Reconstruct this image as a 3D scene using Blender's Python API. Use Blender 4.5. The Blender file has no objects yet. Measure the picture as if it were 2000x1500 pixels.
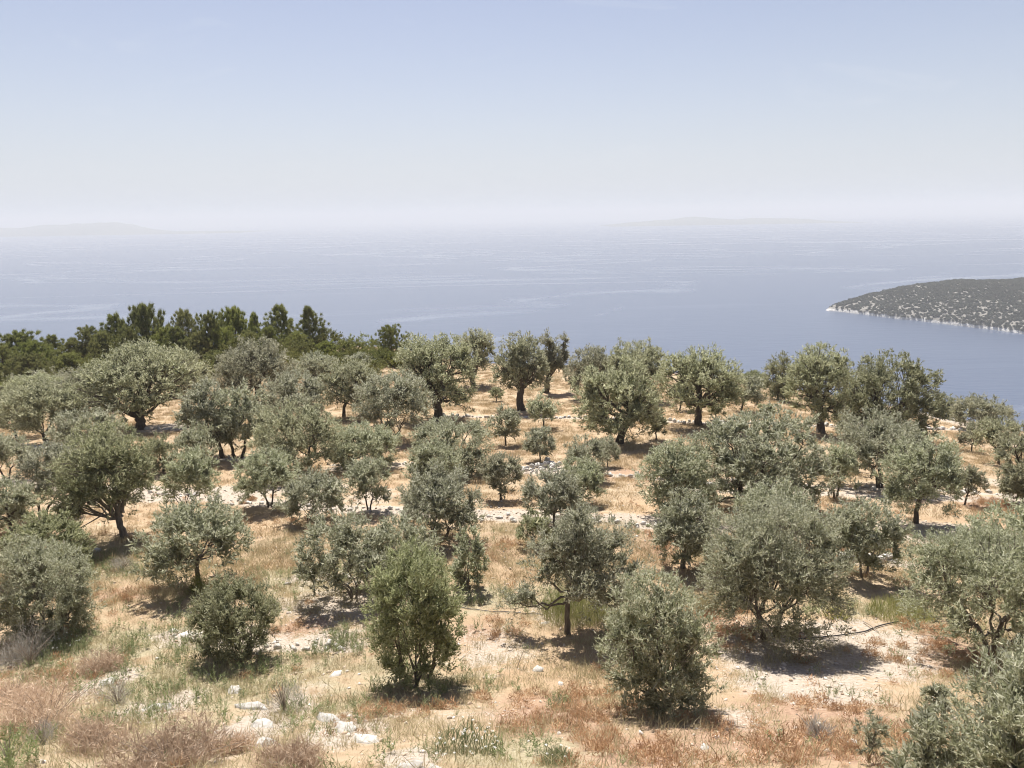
import bpy, math, random
import numpy as np
from mathutils import Matrix, Vector

# ------------------------------------------------------------------ camera, sky, sun, exposure
SC = bpy.context.scene
COL = SC.collection
SEA_Z = 0.0
CAM_Z = 140.0
FPX = 1460.0                      # focal length in pixels of the 2000 px wide photograph
PITCH = math.radians(12.7)
ROLL = math.radians(0.95)

cam_d = bpy.data.cameras.new('camera')
cam = bpy.data.objects.new('camera', cam_d)
COL.objects.link(cam)
cam_d.sensor_width = 36.0
cam_d.lens = 36.0 * FPX / 2000.0
cam_d.clip_start = 0.1
cam_d.clip_end = 200000.0
FWD = Vector((0, math.cos(PITCH), -math.sin(PITCH)))
R0 = Vector((1, 0, 0)); U0 = Vector((0, math.sin(PITCH), math.cos(PITCH)))
RGT = R0 * math.cos(ROLL) - U0 * math.sin(ROLL)
UPV = R0 * math.sin(ROLL) + U0 * math.cos(ROLL)
cam.matrix_world = Matrix((
    (RGT.x, UPV.x, -FWD.x, 0.0),
    (RGT.y, UPV.y, -FWD.y, 0.0),
    (RGT.z, UPV.z, -FWD.z, CAM_Z),
    (0, 0, 0, 1)))
SC.camera = cam

SUN_EL = math.radians(58.0)
SUN_AZ = math.radians(-11.0)      # bearing from straight ahead (+Y), positive to the right
world = bpy.data.worlds.new('World')
SC.world = world
world.use_nodes = True
wn = world.node_tree.nodes; wl = world.node_tree.links
bg = wn['Background']
sky = wn.new('ShaderNodeTexSky')
sky.sky_type = 'NISHITA'
sky.sun_disc = False
sky.sun_elevation = SUN_EL
sky.sun_rotation = SUN_AZ
sky.altitude = 0.0
sky.air_density = 1.0
sky.dust_density = 0.4
sky.ozone_density = 3.0
# white balance of the hazy summer sky, and the pale veil of haze all round the horizon
wb = wn.new('ShaderNodeMix'); wb.data_type = 'RGBA'; wb.blend_type = 'MULTIPLY'; wb.inputs[0].default_value = 1.0
wb.inputs[7].default_value = (0.97, 0.765, 0.74, 1)
wl.new(sky.outputs['Color'], wb.inputs[6])
gm = wn.new('ShaderNodeNewGeometry'); sp = wn.new('ShaderNodeSeparateXYZ')
wl.new(gm.outputs['Incoming'], sp.inputs[0])
el = wn.new('ShaderNodeMath'); el.operation = 'ABSOLUTE'; wl.new(sp.outputs[2], el.inputs[0])
ex = wn.new('ShaderNodeMath'); ex.operation = 'MULTIPLY'; ex.inputs[1].default_value = -5.2; wl.new(el.outputs[0], ex.inputs[0])
ee = wn.new('ShaderNodeMath'); ee.operation = 'EXPONENT'; wl.new(ex.outputs[0], ee.inputs[0])
veil = wn.new('ShaderNodeMix'); veil.data_type = 'RGBA'
wl.new(ee.outputs[0], veil.inputs[0]); wl.new(wb.outputs[2], veil.inputs[6])
veil.inputs[7].default_value = (4.45, 5.0, 5.6, 1)
# a few thin wisps of cirrus anywhere in the sky
vm = wn.new('ShaderNodeMapping'); vm.inputs['Scale'].default_value = (3.0, 3.0, 11.0); vm.inputs['Location'].default_value = (1.3, 0.4, 2.1)
wl.new(gm.outputs['Incoming'], vm.inputs['Vector'])
ci = wn.new('ShaderNodeTexNoise'); ci.inputs['Scale'].default_value = 1.6; ci.inputs['Detail'].default_value = 7; ci.inputs['Roughness'].default_value = 0.62; ci.inputs['Distortion'].default_value = 0.9
wl.new(vm.outputs[0], ci.inputs['Vector'])
cr_ = wn.new('ShaderNodeValToRGB'); cr_.color_ramp.elements[0].position = 0.60; cr_.color_ramp.elements[1].position = 0.82
cr_.color_ramp.elements[1].color = (0.22, 0.22, 0.22, 1)
wl.new(ci.outputs['Fac'], cr_.inputs['Fac'])
cl = wn.new('ShaderNodeMix'); cl.data_type = 'RGBA'; wl.new(cr_.outputs[0], cl.inputs[0]); wl.new(veil.outputs[2], cl.inputs[6])
cl.inputs[7].default_value = (6.2, 6.4, 6.6, 1)
wl.new(cl.outputs[2], bg.inputs['Color'])
bg.inputs['Strength'].default_value = 0.073

sun_d = bpy.data.lights.new('sun', 'SUN')
sun_d.energy = 5.0
sun_d.angle = math.radians(0.53)
sun_d.color = (1.0, 0.955, 0.89)
sun = bpy.data.objects.new('sun', sun_d)
COL.objects.link(sun)
sd = Vector((math.sin(SUN_AZ) * math.cos(SUN_EL), math.cos(SUN_AZ) * math.cos(SUN_EL), math.sin(SUN_EL)))
sun.rotation_euler = sd.to_track_quat('Z', 'Y').to_euler()
sun.location = (0, 0, 300)

SC.view_settings.view_transform = 'Standard'
SC.view_settings.look = 'None'
SC.view_settings.exposure = 0.94
SC.view_settings.gamma = 1.0
SC.view_settings.use_curve_mapping = False
SC.render.engine = 'CYCLES'
cy = SC.cycles
cy.use_denoising = True
try:
    cy.denoiser = 'OPENIMAGEDENOISE'
    cy.denoising_input_passes = 'RGB_ALBEDO_NORMAL'
except Exception:
    pass
cy.filter_width = 1.05
cy.max_bounces = 6
cy.diffuse_bounces = 2
cy.glossy_bounces = 2
cy.transmission_bounces = 3
cy.transparent_max_bounces = 4
cy.volume_bounces = 1
cy.caustics_reflective = False
cy.caustics_refractive = False
cy.sample_clamp_indirect = 4.0

# ------------------------------------------------------------------ helpers
def tag(o, label=None, cat=None, group=None, kind=None):
    if label: o['label'] = label
    if cat: o['category'] = cat
    if group: o['group'] = group
    if kind: o['kind'] = kind
    return o

def empty(name, loc):
    o = bpy.data.objects.new(name, None)
    o.location = loc
    o.empty_display_size = 0.2
    COL.objects.link(o)
    return o

def mesh_np(name, V, loops, sizes, smooth=False, attrs=None):
    """V (n,3); loops flat vertex indices; sizes: int (all faces alike) or array of face sizes"""
    me = bpy.data.meshes.new(name)
    V = np.ascontiguousarray(V, dtype=np.float32)
    loops = np.ascontiguousarray(loops, dtype=np.int32).ravel()
    if np.isscalar(sizes):
        nf = len(loops) // sizes
        tot = np.full(nf, sizes, np.int32)
    else:
        tot = np.asarray(sizes, np.int32); nf = len(tot)
    start = np.zeros(nf, np.int32); start[1:] = np.cumsum(tot)[:-1]
    me.vertices.add(len(V)); me.vertices.foreach_set('co', V.ravel())
    me.loops.add(len(loops)); me.loops.foreach_set('vertex_index', loops)
    me.polygons.add(nf)
    me.polygons.foreach_set('loop_start', start)
    me.polygons.foreach_set('loop_total', tot)
    if attrs:
        for k, a in attrs.items():
            at = me.attributes.new(k, 'FLOAT', 'POINT')
            at.data.foreach_set('value', np.ascontiguousarray(a, np.float32))
    me.update(calc_edges=True)
    if smooth:
        me.polygons.foreach_set('use_smooth', np.ones(nf, bool))
    return me

def link(name, me, mat, parent=None):
    o = bpy.data.objects.new(name, me)
    if mat is not None and not me.materials:
        me.materials.append(mat)
    if parent is not None: o.parent = parent
    COL.objects.link(o)
    return o

def hash01(ix, iy, seed):
    with np.errstate(over='ignore'):
        h = (ix.astype(np.int64) * 374761393 + iy.astype(np.int64) * 668265263 + seed * 1442695041) & 0xFFFFFFFF
        h = ((h ^ (h >> 13)) * 1274126177) & 0xFFFFFFFF
        h = h ^ (h >> 16)
    return (h & 0xFFFFFF) / float(0xFFFFFF)

def vnoise(x, y, seed=0):
    x = np.asarray(x, float); y = np.asarray(y, float)
    ix = np.floor(x); iy = np.floor(y)
    fx = x - ix; fy = y - iy
    fx = fx * fx * (3 - 2 * fx); fy = fy * fy * (3 - 2 * fy)
    ix = ix.astype(np.int64); iy = iy.astype(np.int64)
    a = hash01(ix, iy, seed); b = hash01(ix + 1, iy, seed)
    c = hash01(ix, iy + 1, seed); d = hash01(ix + 1, iy + 1, seed)
    return (a * (1 - fx) + b * fx) * (1 - fy) + (c * (1 - fx) + d * fx) * fy - 0.5

def fbm(x, y, seed=0, oct=4):
    s = 0; a = 1.0; f = 1.0
    for i in range(oct):
        s = s + a * vnoise(np.asarray(x) * f + 17.3 * i, np.asarray(y) * f - 9.1 * i, seed + i)
        a *= 0.5; f *= 2.03
    return s

# ------------------------------------------------------------------ the lie of the land
_pf = np.array([-60, -20, -5, 0, 3, 8, 13, 16.5, 23.5, 33, 48, 60, 76, 100, 120, 160, 400.])
_pd = np.array([-8, 0.6, 1.4, 1.8, 3.6, 6.7, 9.3, 10.2, 11.1, 12.2, 14.0, 15.3, 16.7, 18.4, 19.6, 23, 48.])
_ff = np.linspace(-60, 400, 9201)
_dd = np.interp(_ff, _pf, _pd)
_k = np.exp(-0.5 * (np.arange(-80, 81) * 0.05 / 1.5) ** 2); _k /= _k.sum()
_dd = np.convolve(np.pad(_dd, 80, mode='edge'), _k, 'valid')

def edge_dist(x, y):
    u = x / np.maximum(y, 20.0)
    return np.interp(u, [-1.2, -0.68, -0.3, -0.17, -0.08, 0.0, 0.3, 0.5, 0.66, 1.2],
                     [125, 122, 120, 112, 93, 88, 82, 74, 70, 66])

def ground(x, y, fine=True):
    x = np.asarray(x, float); y = np.asarray(y, float)
    z = -np.interp(y, _ff, _dd)
    w = np.clip(y / 45.0, 0, 1)
    z = z - np.where(x > 0, 0.0021, 0.00045) * x * x * w
    z = z + 0.5 * fbm(x / 17.0, y / 13.0, 5, 3) * np.clip((y - 4) / 25.0, 0.25, 1)
    ed = edge_dist(x, y)
    over = np.maximum(y - ed, 0)
    z = z - 0.55 * over * np.clip(over / 14.0, 0, 1)
    side = np.maximum(np.abs(x) - 150, 0)
    z = z - 0.6 * side
    if fine:
        z = z + 0.10 * fbm(x / 1.1, y / 1.1, 31, 4) * np.clip(1.6 - y / 40.0, 0.35, 1)
    z = np.maximum(z + CAM_Z, SEA_Z - 6.0)
    return z

def ray(px, py):
    d = FWD + RGT * ((px - 1000.0) / FPX) - UPV * ((py - 750.0) / FPX)
    return np.array(d)

_T = np.geomspace(3, 260, 2600)
def on_ground(px, py):
    """a place seen in the photograph -> (x, y, z) on the land, and its depth"""
    d = ray(px, py)
    X = d[0] * _T; Y = d[1] * _T; Z = CAM_Z + d[2] * _T
    below = Z < ground(X, Y, False)
    i = int(np.argmax(below)) if below.any() else len(_T) - 1
    t = _T[i]
    return np.array([d[0] * t, d[1] * t, float(ground(d[0] * t, d[1] * t))]), t

def at_depth(px, py, t):
    d = ray(px, py)
    return np.array([d[0] * t, d[1] * t, CAM_Z + d[2] * t])

def to_pixel(P):
    P = np.asarray(P, float) - np.array([0, 0, CAM_Z])
    zc = P @ np.array(FWD)
    return 1000 + FPX * (P @ np.array(RGT)) / zc, 750 - FPX * (P @ np.array(UPV)) / zc, zc

def height_for(base, top_py):
    lo, hi = 0.05, 30.0
    for _ in range(40):
        m = 0.5 * (lo + hi)
        y = to_pixel(base + np.array([0, 0, m]))[1]
        if y > top_py: lo = m
        else: hi = m
    return lo
# ------------------------------------------------------------------ materials
class NT:
    def __init__(s, name):
        s.m = bpy.data.materials.new(name); s.m.use_nodes = True
        s.n = s.m.node_tree.nodes; s.l = s.m.node_tree.links
        s.n.clear()
        s.out = s.n.new('ShaderNodeOutputMaterial')
    def node(s, t, **kw):
        x = s.n.new(t)
        for k, v in kw.items():
            if k in x.inputs: pass
            setattr(x, k, v)
        return x
    def put(s, sock, v):
        if hasattr(v, 'is_linked') or isinstance(v, bpy.types.NodeSocket): s.l.new(v, sock)
        else: sock.default_value = v
    def noise(s, scale, detail=4, rough=0.55, vec=None, dist=0.0):
        x = s.node('ShaderNodeTexNoise')
        x.inputs['Scale'].default_value = scale; x.inputs['Detail'].default_value = detail
        x.inputs['Roughness'].default_value = rough; x.inputs['Distortion'].default_value = dist
        if vec is not None: s.l.new(vec, x.inputs['Vector'])
        return x.outputs['Fac']
    def ramp(s, fac, stops, interp='LINEAR'):
        x = s.node('ShaderNodeValToRGB'); cr = x.color_ramp; cr.interpolation = interp
        while len(cr.elements) > 1: cr.elements.remove(cr.elements[-1])
        for i, (p, c) in enumerate(stops):
            e = cr.elements[0] if i == 0 else cr.elements.new(p)
            e.position = p
            e.color = (c, c, c, 1) if not isinstance(c, (tuple, list)) else (*c, 1)
        s.l.new(fac, x.inputs['Fac'])
        return x.outputs['Color']
    def mix(s, fac, a, b, blend='MIX'):
        x = s.node('ShaderNodeMix'); x.data_type = 'RGBA'; x.blend_type = blend
        s.put(x.inputs[0], fac)
        for sock, v in ((x.inputs[6], a), (x.inputs[7], b)):
            if isinstance(v, (tuple, list)): sock.default_value = (*v[:3], 1)
            else: s.l.new(v, sock)
        return x.outputs[2]
    def math(s, op, a, b=0.0, c=None, clamp=False):
        x = s.node('ShaderNodeMath'); x.operation = op; x.use_clamp = clamp
        s.put(x.inputs[0], a); s.put(x.inputs[1], b)
        if c is not None: s.put(x.inputs[2], c)
        return x.outputs[0]
    def attr(s, name):
        x = s.node('ShaderNodeAttribute'); x.attribute_name = name
        return x.outputs['Fac']
    def objpos(s):
        return s.node('ShaderNodeTexCoord').outputs['Object']
    def worldpos(s):
        return s.node('ShaderNodeNewGeometry').outputs['Position']
    def obrand(s):
        return s.node('ShaderNodeObjectInfo').outputs['Random']
    def bump(s, h, strength, dist):
        x = s.node('ShaderNodeBump')
        s.l.new(h, x.inputs['Height']); x.inputs['Strength'].default_value = strength; x.inputs['Distance'].default_value = dist
        return x.outputs['Normal']
    def princ(s, color, rough=0.9, spec=0.2, normal=None):
        x = s.node('ShaderNodeBsdfPrincipled')
        if isinstance(color, (tuple, list)): x.inputs['Base Color'].default_value = (*color, 1)
        else: s.l.new(color, x.inputs['Base Color'])
        s.put(x.inputs['Roughness'], rough)
        x.inputs['Specular IOR Level'].default_value = spec
        if normal is not None: s.l.new(normal, x.inputs['Normal'])
        return x.outputs[0]
    def done(s, shader):
        s.l.new(shader, s.out.inputs['Surface'])
        return s.m

def leaf_material(name, upper_dark, upper_light, under, translucent=0.25, rough=0.5, spec=0.35):
    """a leaf: darker glossy upper side, pale underside, some light passing through"""
    t = NT(name)
    tint = t.attr('tint')
    col = t.ramp(tint, [(0.0, upper_dark), (1.0, upper_light)])
    und = t.mix(tint, tuple(c * 0.85 for c in under), tuple(min(1, c * 1.15) for c in under))
    bf = t.node('ShaderNodeNewGeometry').outputs['Backfacing']
    c = t.mix(bf, col, und)
    hsv = t.node('ShaderNodeHueSaturation')
    r = t.obrand()
    t.put(hsv.inputs['Hue'], t.math('MULTIPLY_ADD', r, 0.02, 0.49))
    t.put(hsv.inputs['Saturation'], t.math('MULTIPLY_ADD', r, 0.2, 0.9))
    t.put(hsv.inputs['Value'], t.math('MULTIPLY_ADD', r, 0.2, 0.9))
    t.l.new(c, hsv.inputs['Color'])
    c = hsv.outputs['Color']
    p = t.princ(c, rough, spec)
    tr = t.node('ShaderNodeBsdfTranslucent'); t.l.new(c, tr.inputs['Color'])
    mx = t.node('ShaderNodeMixShader'); mx.inputs[0].default_value = translucent
    t.l.new(p, mx.inputs[1]); t.l.new(tr.outputs[0], mx.inputs[2])
    return t.done(mx.outputs[0])

def blade_material(name, ca, cb, cc, translucent=0.3):
    t = NT(name)
    c = t.ramp(t.attr('tint'), [(0.0, ca), (0.5, cb), (1.0, cc)])
    hsv = t.node('ShaderNodeHueSaturation')
    t.put(hsv.inputs['Value'], t.math('MULTIPLY_ADD', t.obrand(), 0.45, 0.78))
    t.l.new(c, hsv.inputs['Color']); c = hsv.outputs['Color']
    d = t.node('ShaderNodeBsdfDiffuse'); t.l.new(c, d.inputs['Color'])
    tr = t.node('ShaderNodeBsdfTranslucent'); t.l.new(c, tr.inputs['Color'])
    mx = t.node('ShaderNodeMixShader'); mx.inputs[0].default_value = translucent
    t.l.new(d.outputs[0], mx.inputs[1]); t.l.new(tr.outputs[0], mx.inputs[2])
    return t.done(mx.outputs[0])

M = {}
M['olive_silver'] = leaf_material('olive_leaf_silver', (0.195, 0.208, 0.118), (0.41, 0.415, 0.265), (0.51, 0.51, 0.38), 0.45, 0.6, 0.12)
M['olive_old'] = leaf_material('olive_leaf_old', (0.19, 0.196, 0.106), (0.39, 0.388, 0.24), (0.48, 0.475, 0.335), 0.45, 0.6, 0.12)
M['olive_green'] = leaf_material('olive_leaf_green', (0.17, 0.184, 0.090), (0.35, 0.36, 0.19), (0.42, 0.425, 0.27), 0.45, 0.6, 0.12)
M['olive_dark'] = leaf_material('olive_leaf_dark', (0.14, 0.148, 0.072), (0.30, 0.30, 0.165), (0.38, 0.38, 0.25), 0.42, 0.6, 0.12)
M['pine'] = leaf_material('pine_needle', (0.10, 0.118, 0.038), (0.29, 0.30, 0.11), (0.24, 0.25, 0.09), 0.3, 0.7, 0.1)
M['pine_light'] = leaf_material('pine_needle_light', (0.14, 0.16, 0.04), (0.36, 0.365, 0.125), (0.30, 0.31, 0.11), 0.3, 0.7, 0.1)
M['maquis'] = leaf_material('maquis_leaf', (0.095, 0.11, 0.03), (0.27, 0.265, 0.09), (0.22, 0.22, 0.09), 0.2, 0.7, 0.1)
M['maquis_yellow'] = leaf_material('maquis_leaf_yellow', (0.13, 0.14, 0.022), (0.30, 0.29, 0.06), (0.22, 0.21, 0.06), 0.2, 0.7, 0.1)
M['weed'] = leaf_material('weed_leaf', (0.14, 0.17, 0.06), (0.30, 0.33, 0.16), (0.28, 0.31, 0.17), 0.3, 0.6, 0.2)
M['thistle'] = leaf_material('thistle_leaf', (0.34, 0.31, 0.26), (0.56, 0.52, 0.45), (0.48, 0.45, 0.39), 0.3, 0.8, 0.05)
M['straw'] = blade_material('dry_straw', (0.38, 0.28, 0.155), (0.49, 0.385, 0.235), (0.60, 0.50, 0.345))
M['straw_pale'] = blade_material('pale_straw', (0.33, 0.28, 0.16), (0.44, 0.39, 0.23), (0.56, 0.49, 0.32))
M['rust'] = blade_material('rust_dry_plant', (0.34, 0.20, 0.11), (0.47, 0.30, 0.175), (0.57, 0.41, 0.26))
M['brown'] = blade_material('brown_dry_twig', (0.38, 0.27, 0.185), (0.54, 0.41, 0.295), (0.66, 0.53, 0.405))
M['greengrass'] = blade_material('green_grass', (0.17, 0.18, 0.06), (0.28, 0.28, 0.11), (0.40, 0.37, 0.18))

def bark(name, a, b):
    t = NT(name)
    p = t.objpos()
    mp = t.node('ShaderNodeMapping'); mp.inputs['Scale'].default_value = (1, 1, 0.25)
    t.l.new(p, mp.inputs['Vector'])
    n = t.noise(14, 6, 0.65, mp.outputs[0])
    c = t.ramp(n, [(0.3, a), (0.7, b)])
    return t.done(t.princ(c, 0.95, 0.1, t.bump(n, 0.8, 0.03)))
M['bark'] = bark('olive_bark', (0.05, 0.040, 0.032), (0.16, 0.135, 0.11))
M['bark_grey'] = bark('young_olive_bark', (0.09, 0.075, 0.06), (0.25, 0.22, 0.185))
M['bark_pine'] = bark('pine_bark', (0.05, 0.035, 0.028), (0.15, 0.10, 0.075))

def stone_mat(name='limestone', k=1.0):
    t = NT(name)
    p = t.objpos()
    n1 = t.noise(3.5, 6, 0.6, p); n2 = t.noise(24, 5, 0.7, p)
    c = t.ramp(n1, [(0.28, (0.27, 0.245, 0.21)), (0.5, (0.43, 0.405, 0.365)), (0.72, (0.57, 0.55, 0.51))])
    c = t.mix(t.ramp(n2, [(0.55, 0.0), (0.75, 0.4)]), c, (0.30, 0.27, 0.23))
    v = t.math('MULTIPLY_ADD', t.obrand(), 0.3 * k, 0.8 * k)
    hs = t.node('ShaderNodeHueSaturation'); t.l.new(c, hs.inputs['Color']); t.put(hs.inputs['Value'], v)
    return t.done(t.princ(hs.outputs[0], 0.92, 0.2, t.bump(n2, 0.5, 0.02)))
M['stone'] = stone_mat()
M['stone_pale'] = stone_mat('sun_bleached_limestone', 1.32)

def gravel_mat():
    t = NT('gravel_stone')
    n2 = t.noise(30, 3, 0.6, t.objpos())
    c = t.ramp(t.obrand(), [(0.0, (0.40, 0.28, 0.19)), (0.35, (0.50, 0.40, 0.30)), (0.7, (0.60, 0.53, 0.45)), (1.0, (0.70, 0.66, 0.60))])
    c = t.mix(t.math('MULTIPLY', n2, 0.4), c, (0.32, 0.26, 0.2))
    return t.done(t.princ(c, 0.95, 0.15))
M['gravel'] = gravel_mat()

def plain(name, c, rough=0.7, spec=0.2):
    t = NT(name)
    n = t.noise(9, 4, 0.6, t.objpos())
    return t.done(t.princ(t.mix(n, tuple(x * 0.75 for x in c), tuple(min(1, x * 1.2) for x in c)), rough, spec))
M['hose'] = plain('black_plastic_pipe', (0.03, 0.03, 0.032), 0.5, 0.4)
M['dead_wood'] = plain('dead_wood', (0.30, 0.25, 0.2), 0.9, 0.1)
M['petal'] = plain('white_petal', (0.78, 0.77, 0.72), 0.8, 0.1)

def ground_mat():
    t = NT('hillside_ground')
    p = t.worldpos()
    pale, red, green = t.attr('pale'), t.attr('red'), t.attr('green')
    big = t.noise(0.25, 5, 0.6, p); mid = t.noise(1.7, 6, 0.65, p); fine = t.noise(13.0, 6, 0.7, p); grit = t.noise(55.0, 3, 0.7, p)
    straw = t.ramp(mid, [(0.28, (0.284, 0.207, 0.125)), (0.5, (0.404, 0.311, 0.206)), (0.72, (0.513, 0.414, 0.293))])
    straw = t.mix(t.ramp(big, [(0.42, 0.0), (0.62, 0.6)]), straw, (0.425, 0.294, 0.184))
    soil = t.ramp(fine, [(0.3, (0.248, 0.160, 0.105)), (0.55, (0.390, 0.264, 0.182)), (0.8, (0.499, 0.367, 0.263))])
    rock = t.ramp(fine, [(0.28, (0.29, 0.235, 0.18)), (0.5, (0.44, 0.375, 0.305)), (0.75, (0.54, 0.48, 0.41))])
    weed = t.ramp(fine, [(0.3, (0.227, 0.199, 0.123)), (0.55, (0.394, 0.339, 0.224)), (0.8, (0.515, 0.449, 0.329))])
    def mask(a, nz, lo, hi):
        return t.ramp(t.math('ADD', a, t.math('MULTIPLY_ADD', nz, 2.2, -1.1)), [(lo, 0.0), (hi, 1.0)])
    c = t.mix(mask(red, mid, 0.3, 0.8), straw, soil)
    c = t.mix(mask(green, mid, 0.3, 0.8), c, weed)
    c = t.mix(mask(pale, t.math('ADD', t.math('MULTIPLY', fine, 0.55), t.math('MULTIPLY', mid, 0.45)), 0.3, 0.65), c, rock)
    c = t.mix(t.ramp(grit, [(0.55, 0.0), (0.75, 0.45)]), c, (0.260, 0.183, 0.118))
    h = t.math('ADD', t.math('MULTIPLY', fine, 1.0), t.math('MULTIPLY', grit, 0.4))
    return t.done(t.princ(c, 0.97, 0.08, t.bump(h, 0.8, 0.06)))
M['ground'] = ground_mat()

def sea_mat():
    t = NT('sea_water')
    p = t.worldpos()
    # calm slicks: long winding bands, smoother and with painted-in sky reflection
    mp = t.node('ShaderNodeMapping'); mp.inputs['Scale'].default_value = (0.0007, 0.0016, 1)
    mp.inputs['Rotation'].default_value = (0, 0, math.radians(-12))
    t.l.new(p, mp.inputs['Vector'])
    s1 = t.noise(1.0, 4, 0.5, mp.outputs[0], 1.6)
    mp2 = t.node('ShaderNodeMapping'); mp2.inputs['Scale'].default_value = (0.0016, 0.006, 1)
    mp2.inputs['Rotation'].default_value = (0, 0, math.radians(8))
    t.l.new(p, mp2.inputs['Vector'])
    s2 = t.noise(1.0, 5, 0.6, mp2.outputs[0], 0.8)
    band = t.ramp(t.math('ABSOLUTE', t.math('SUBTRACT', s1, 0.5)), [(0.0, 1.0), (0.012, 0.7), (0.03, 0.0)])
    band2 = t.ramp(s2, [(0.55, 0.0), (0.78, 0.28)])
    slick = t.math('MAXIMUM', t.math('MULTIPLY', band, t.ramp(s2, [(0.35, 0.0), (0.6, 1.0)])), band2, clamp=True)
    mp3 = t.node('ShaderNodeMapping'); mp3.inputs['Scale'].default_value = (0.03, 0.12, 1)
    mp3.inputs['Rotation'].default_value = (0, 0, math.radians(-10))
    t.l.new(p, mp3.inputs['Vector'])
    w = t.noise(1.0, 6, 0.65, mp3.outputs[0], 0.4)
    nb = t.node('ShaderNodeBump'); nb.inputs['Distance'].default_value = 1.2
    t.l.new(w, nb.inputs['Height'])
    t.put(nb.inputs['Strength'], t.math('MULTIPLY_ADD', slick, -0.28, 0.40))
    rough = t.math('MULTIPLY_ADD', slick, -0.12, 0.30)
    x = t.node('ShaderNodeBsdfPrincipled')
    t.l.new(t.mix(t.math('MULTIPLY', slick, 0.40), (0.070, 0.092, 0.140), (0.18, 0.205, 0.25)), x.inputs['Base Color'])  # paler base colour on the slicks stands in for brighter sky reflection
    x.inputs['IOR'].default_value = 1.333
    x.inputs['Specular IOR Level'].default_value = 0.5
    t.l.new(rough, x.inputs['Roughness'])
    t.l.new(nb.outputs[0], x.inputs['Normal'])
    return t.done(x.outputs[0])
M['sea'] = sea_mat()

def headland_mat():
    t = NT('headland_rock_and_soil')
    p = t.worldpos()
    n = t.noise(0.05, 6, 0.65, p); f = t.noise(0.4, 5, 0.65, p)
    c = t.ramp(f, [(0.3, (0.18, 0.17, 0.15)), (0.7, (0.27, 0.255, 0.23))])
    sx = t.node('ShaderNodeSeparateXYZ'); t.l.new(p, sx.inputs[0])
    hgt = t.math('ADD', sx.outputs[2], t.math('MULTIPLY_ADD', n, -8.0, 4.0))
    c = t.mix(t.ramp(t.math('DIVIDE', hgt, 10.0), [(0.20, 1.0), (0.38, 0.0)]), c, t.ramp(f, [(0.3, (0.42, 0.40, 0.37)), (0.65, (0.68, 0.66, 0.62))]))
    return t.done(t.princ(c, 0.95, 0.1, t.bump(f, 0.8, 1.0)))
M['headland'] = headland_mat()
M['far_land'] = plain('far_island_scrub', (0.14, 0.145, 0.10), 0.95, 0.05)
# ------------------------------------------------------------------ what the soil is like, and where (ellipses on the ground)
def patch(px, py, rx, ry, w=1.0):
    c, t = on_ground(px, py)
    a, _ = on_ground(px, py - ry); b, _ = on_ground(px, py + ry)
    return (c[0], c[1], max(0.15, rx * t / FPX), max(0.15, 0.5 * abs(a[1] - b[1])), w)

PALE = [patch(*q) for q in [
    (1640, 1250, 170, 40), (1560, 1330, 130, 55), (1700, 1290, 110, 40), (1500, 1290, 110, 60, .8), (660, 1180, 140, 35, .7), (700, 1220, 110, 35, .5),
    (960, 1270, 90, 50, .6), (420, 1240, 120, 25, .8), (620, 1250, 120, 22, .8), (500, 1420, 70, 80), (670, 1425, 80, 40), (300, 1385, 70, 35), (210, 1335, 45, 28),
    (400, 964, 150, 12, 1.2), (560, 984, 90, 6), (740, 996, 130, 6), (960, 1005, 130, 8, 1.1), (1190, 1014, 140, 9, 1.1), (1400, 1031, 130, 8), (1820, 1040, 160, 16, 1.2), (1620, 1045, 80, 12),
    (1840, 1042, 130, 22), (1960, 1060, 100, 25, .8), (1700, 965, 130, 14, .6), (1960, 945, 80, 20, .5), (330, 835, 60, 8), (1100, 920, 90, 10), (700, 915, 70, 7), (640, 955, 60, 14, .5), (730, 970, 60, 20, .6), (880, 1395, 160, 25, .4),
    (1100, 1195, 80, 30, .6), (640, 1130, 90, 30, .5), (150, 985, 60, 12, .6), (1000, 1010, 60, 10), (800, 1480, 60, 18), (700, 698, 40, 5), (395, 692, 30, 5), (1850, 820, 60, 10, .7), (1350, 1230, 60, 30, .5), (1440, 1400, 60, 30, .5), (520, 1195, 70, 15, .5)]]
RED = [patch(*q) for q in [
    (1080, 1400, 150, 50), (1250, 1470, 180, 50), (1500, 1440, 220, 60), (1750, 1290, 130, 40), (1420, 1230, 60, 50), (1550, 1390, 160, 40, .8), (1720, 1420, 120, 80, .8),
    (590, 1225, 60, 25), (950, 1240, 70, 35, .8), (250, 1160, 80, 20, .7), (740, 1400, 120, 40, .5), (1270, 1060, 70, 50, .6), (1650, 1080, 90, 22), (860, 900, 90, 10, .5), (1250, 925, 130, 14, .7),
    (1920, 985, 60, 14), (80, 1350, 90, 60, .5), (150, 940, 80, 14, .4), (960, 1070, 80, 40, .5), (480, 985, 60, 12, .5), (430, 1200, 50, 20, .5), (1000, 880, 120, 15, .4), (1850, 1270, 70, 40)]]
GREEN = [patch(*q) for q in [
    (250, 1260, 260, 50, .9), (330, 1340, 200, 50), (440, 1350, 180, 45, .9), (240, 1100, 110, 40, .8), (600, 1130, 160, 35, .9), (540, 1330, 200, 60, .7), (900, 1170, 110, 30, .9), (1120, 1175, 130, 35, .9),
    (1730, 1190, 160, 22), (990, 1470, 170, 40), (760, 1330, 160, 60, .6), (880, 1340, 120, 30, .6), (680, 1255, 70, 20, .8), (100, 1450, 140, 60, .6), (650, 1370, 100, 50, .6), (360, 1430, 180, 60, .6), (1230, 1030, 30, 20, .5), (330, 1190, 120, 18, .5), (1620, 1180, 40, 10)]]

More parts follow.
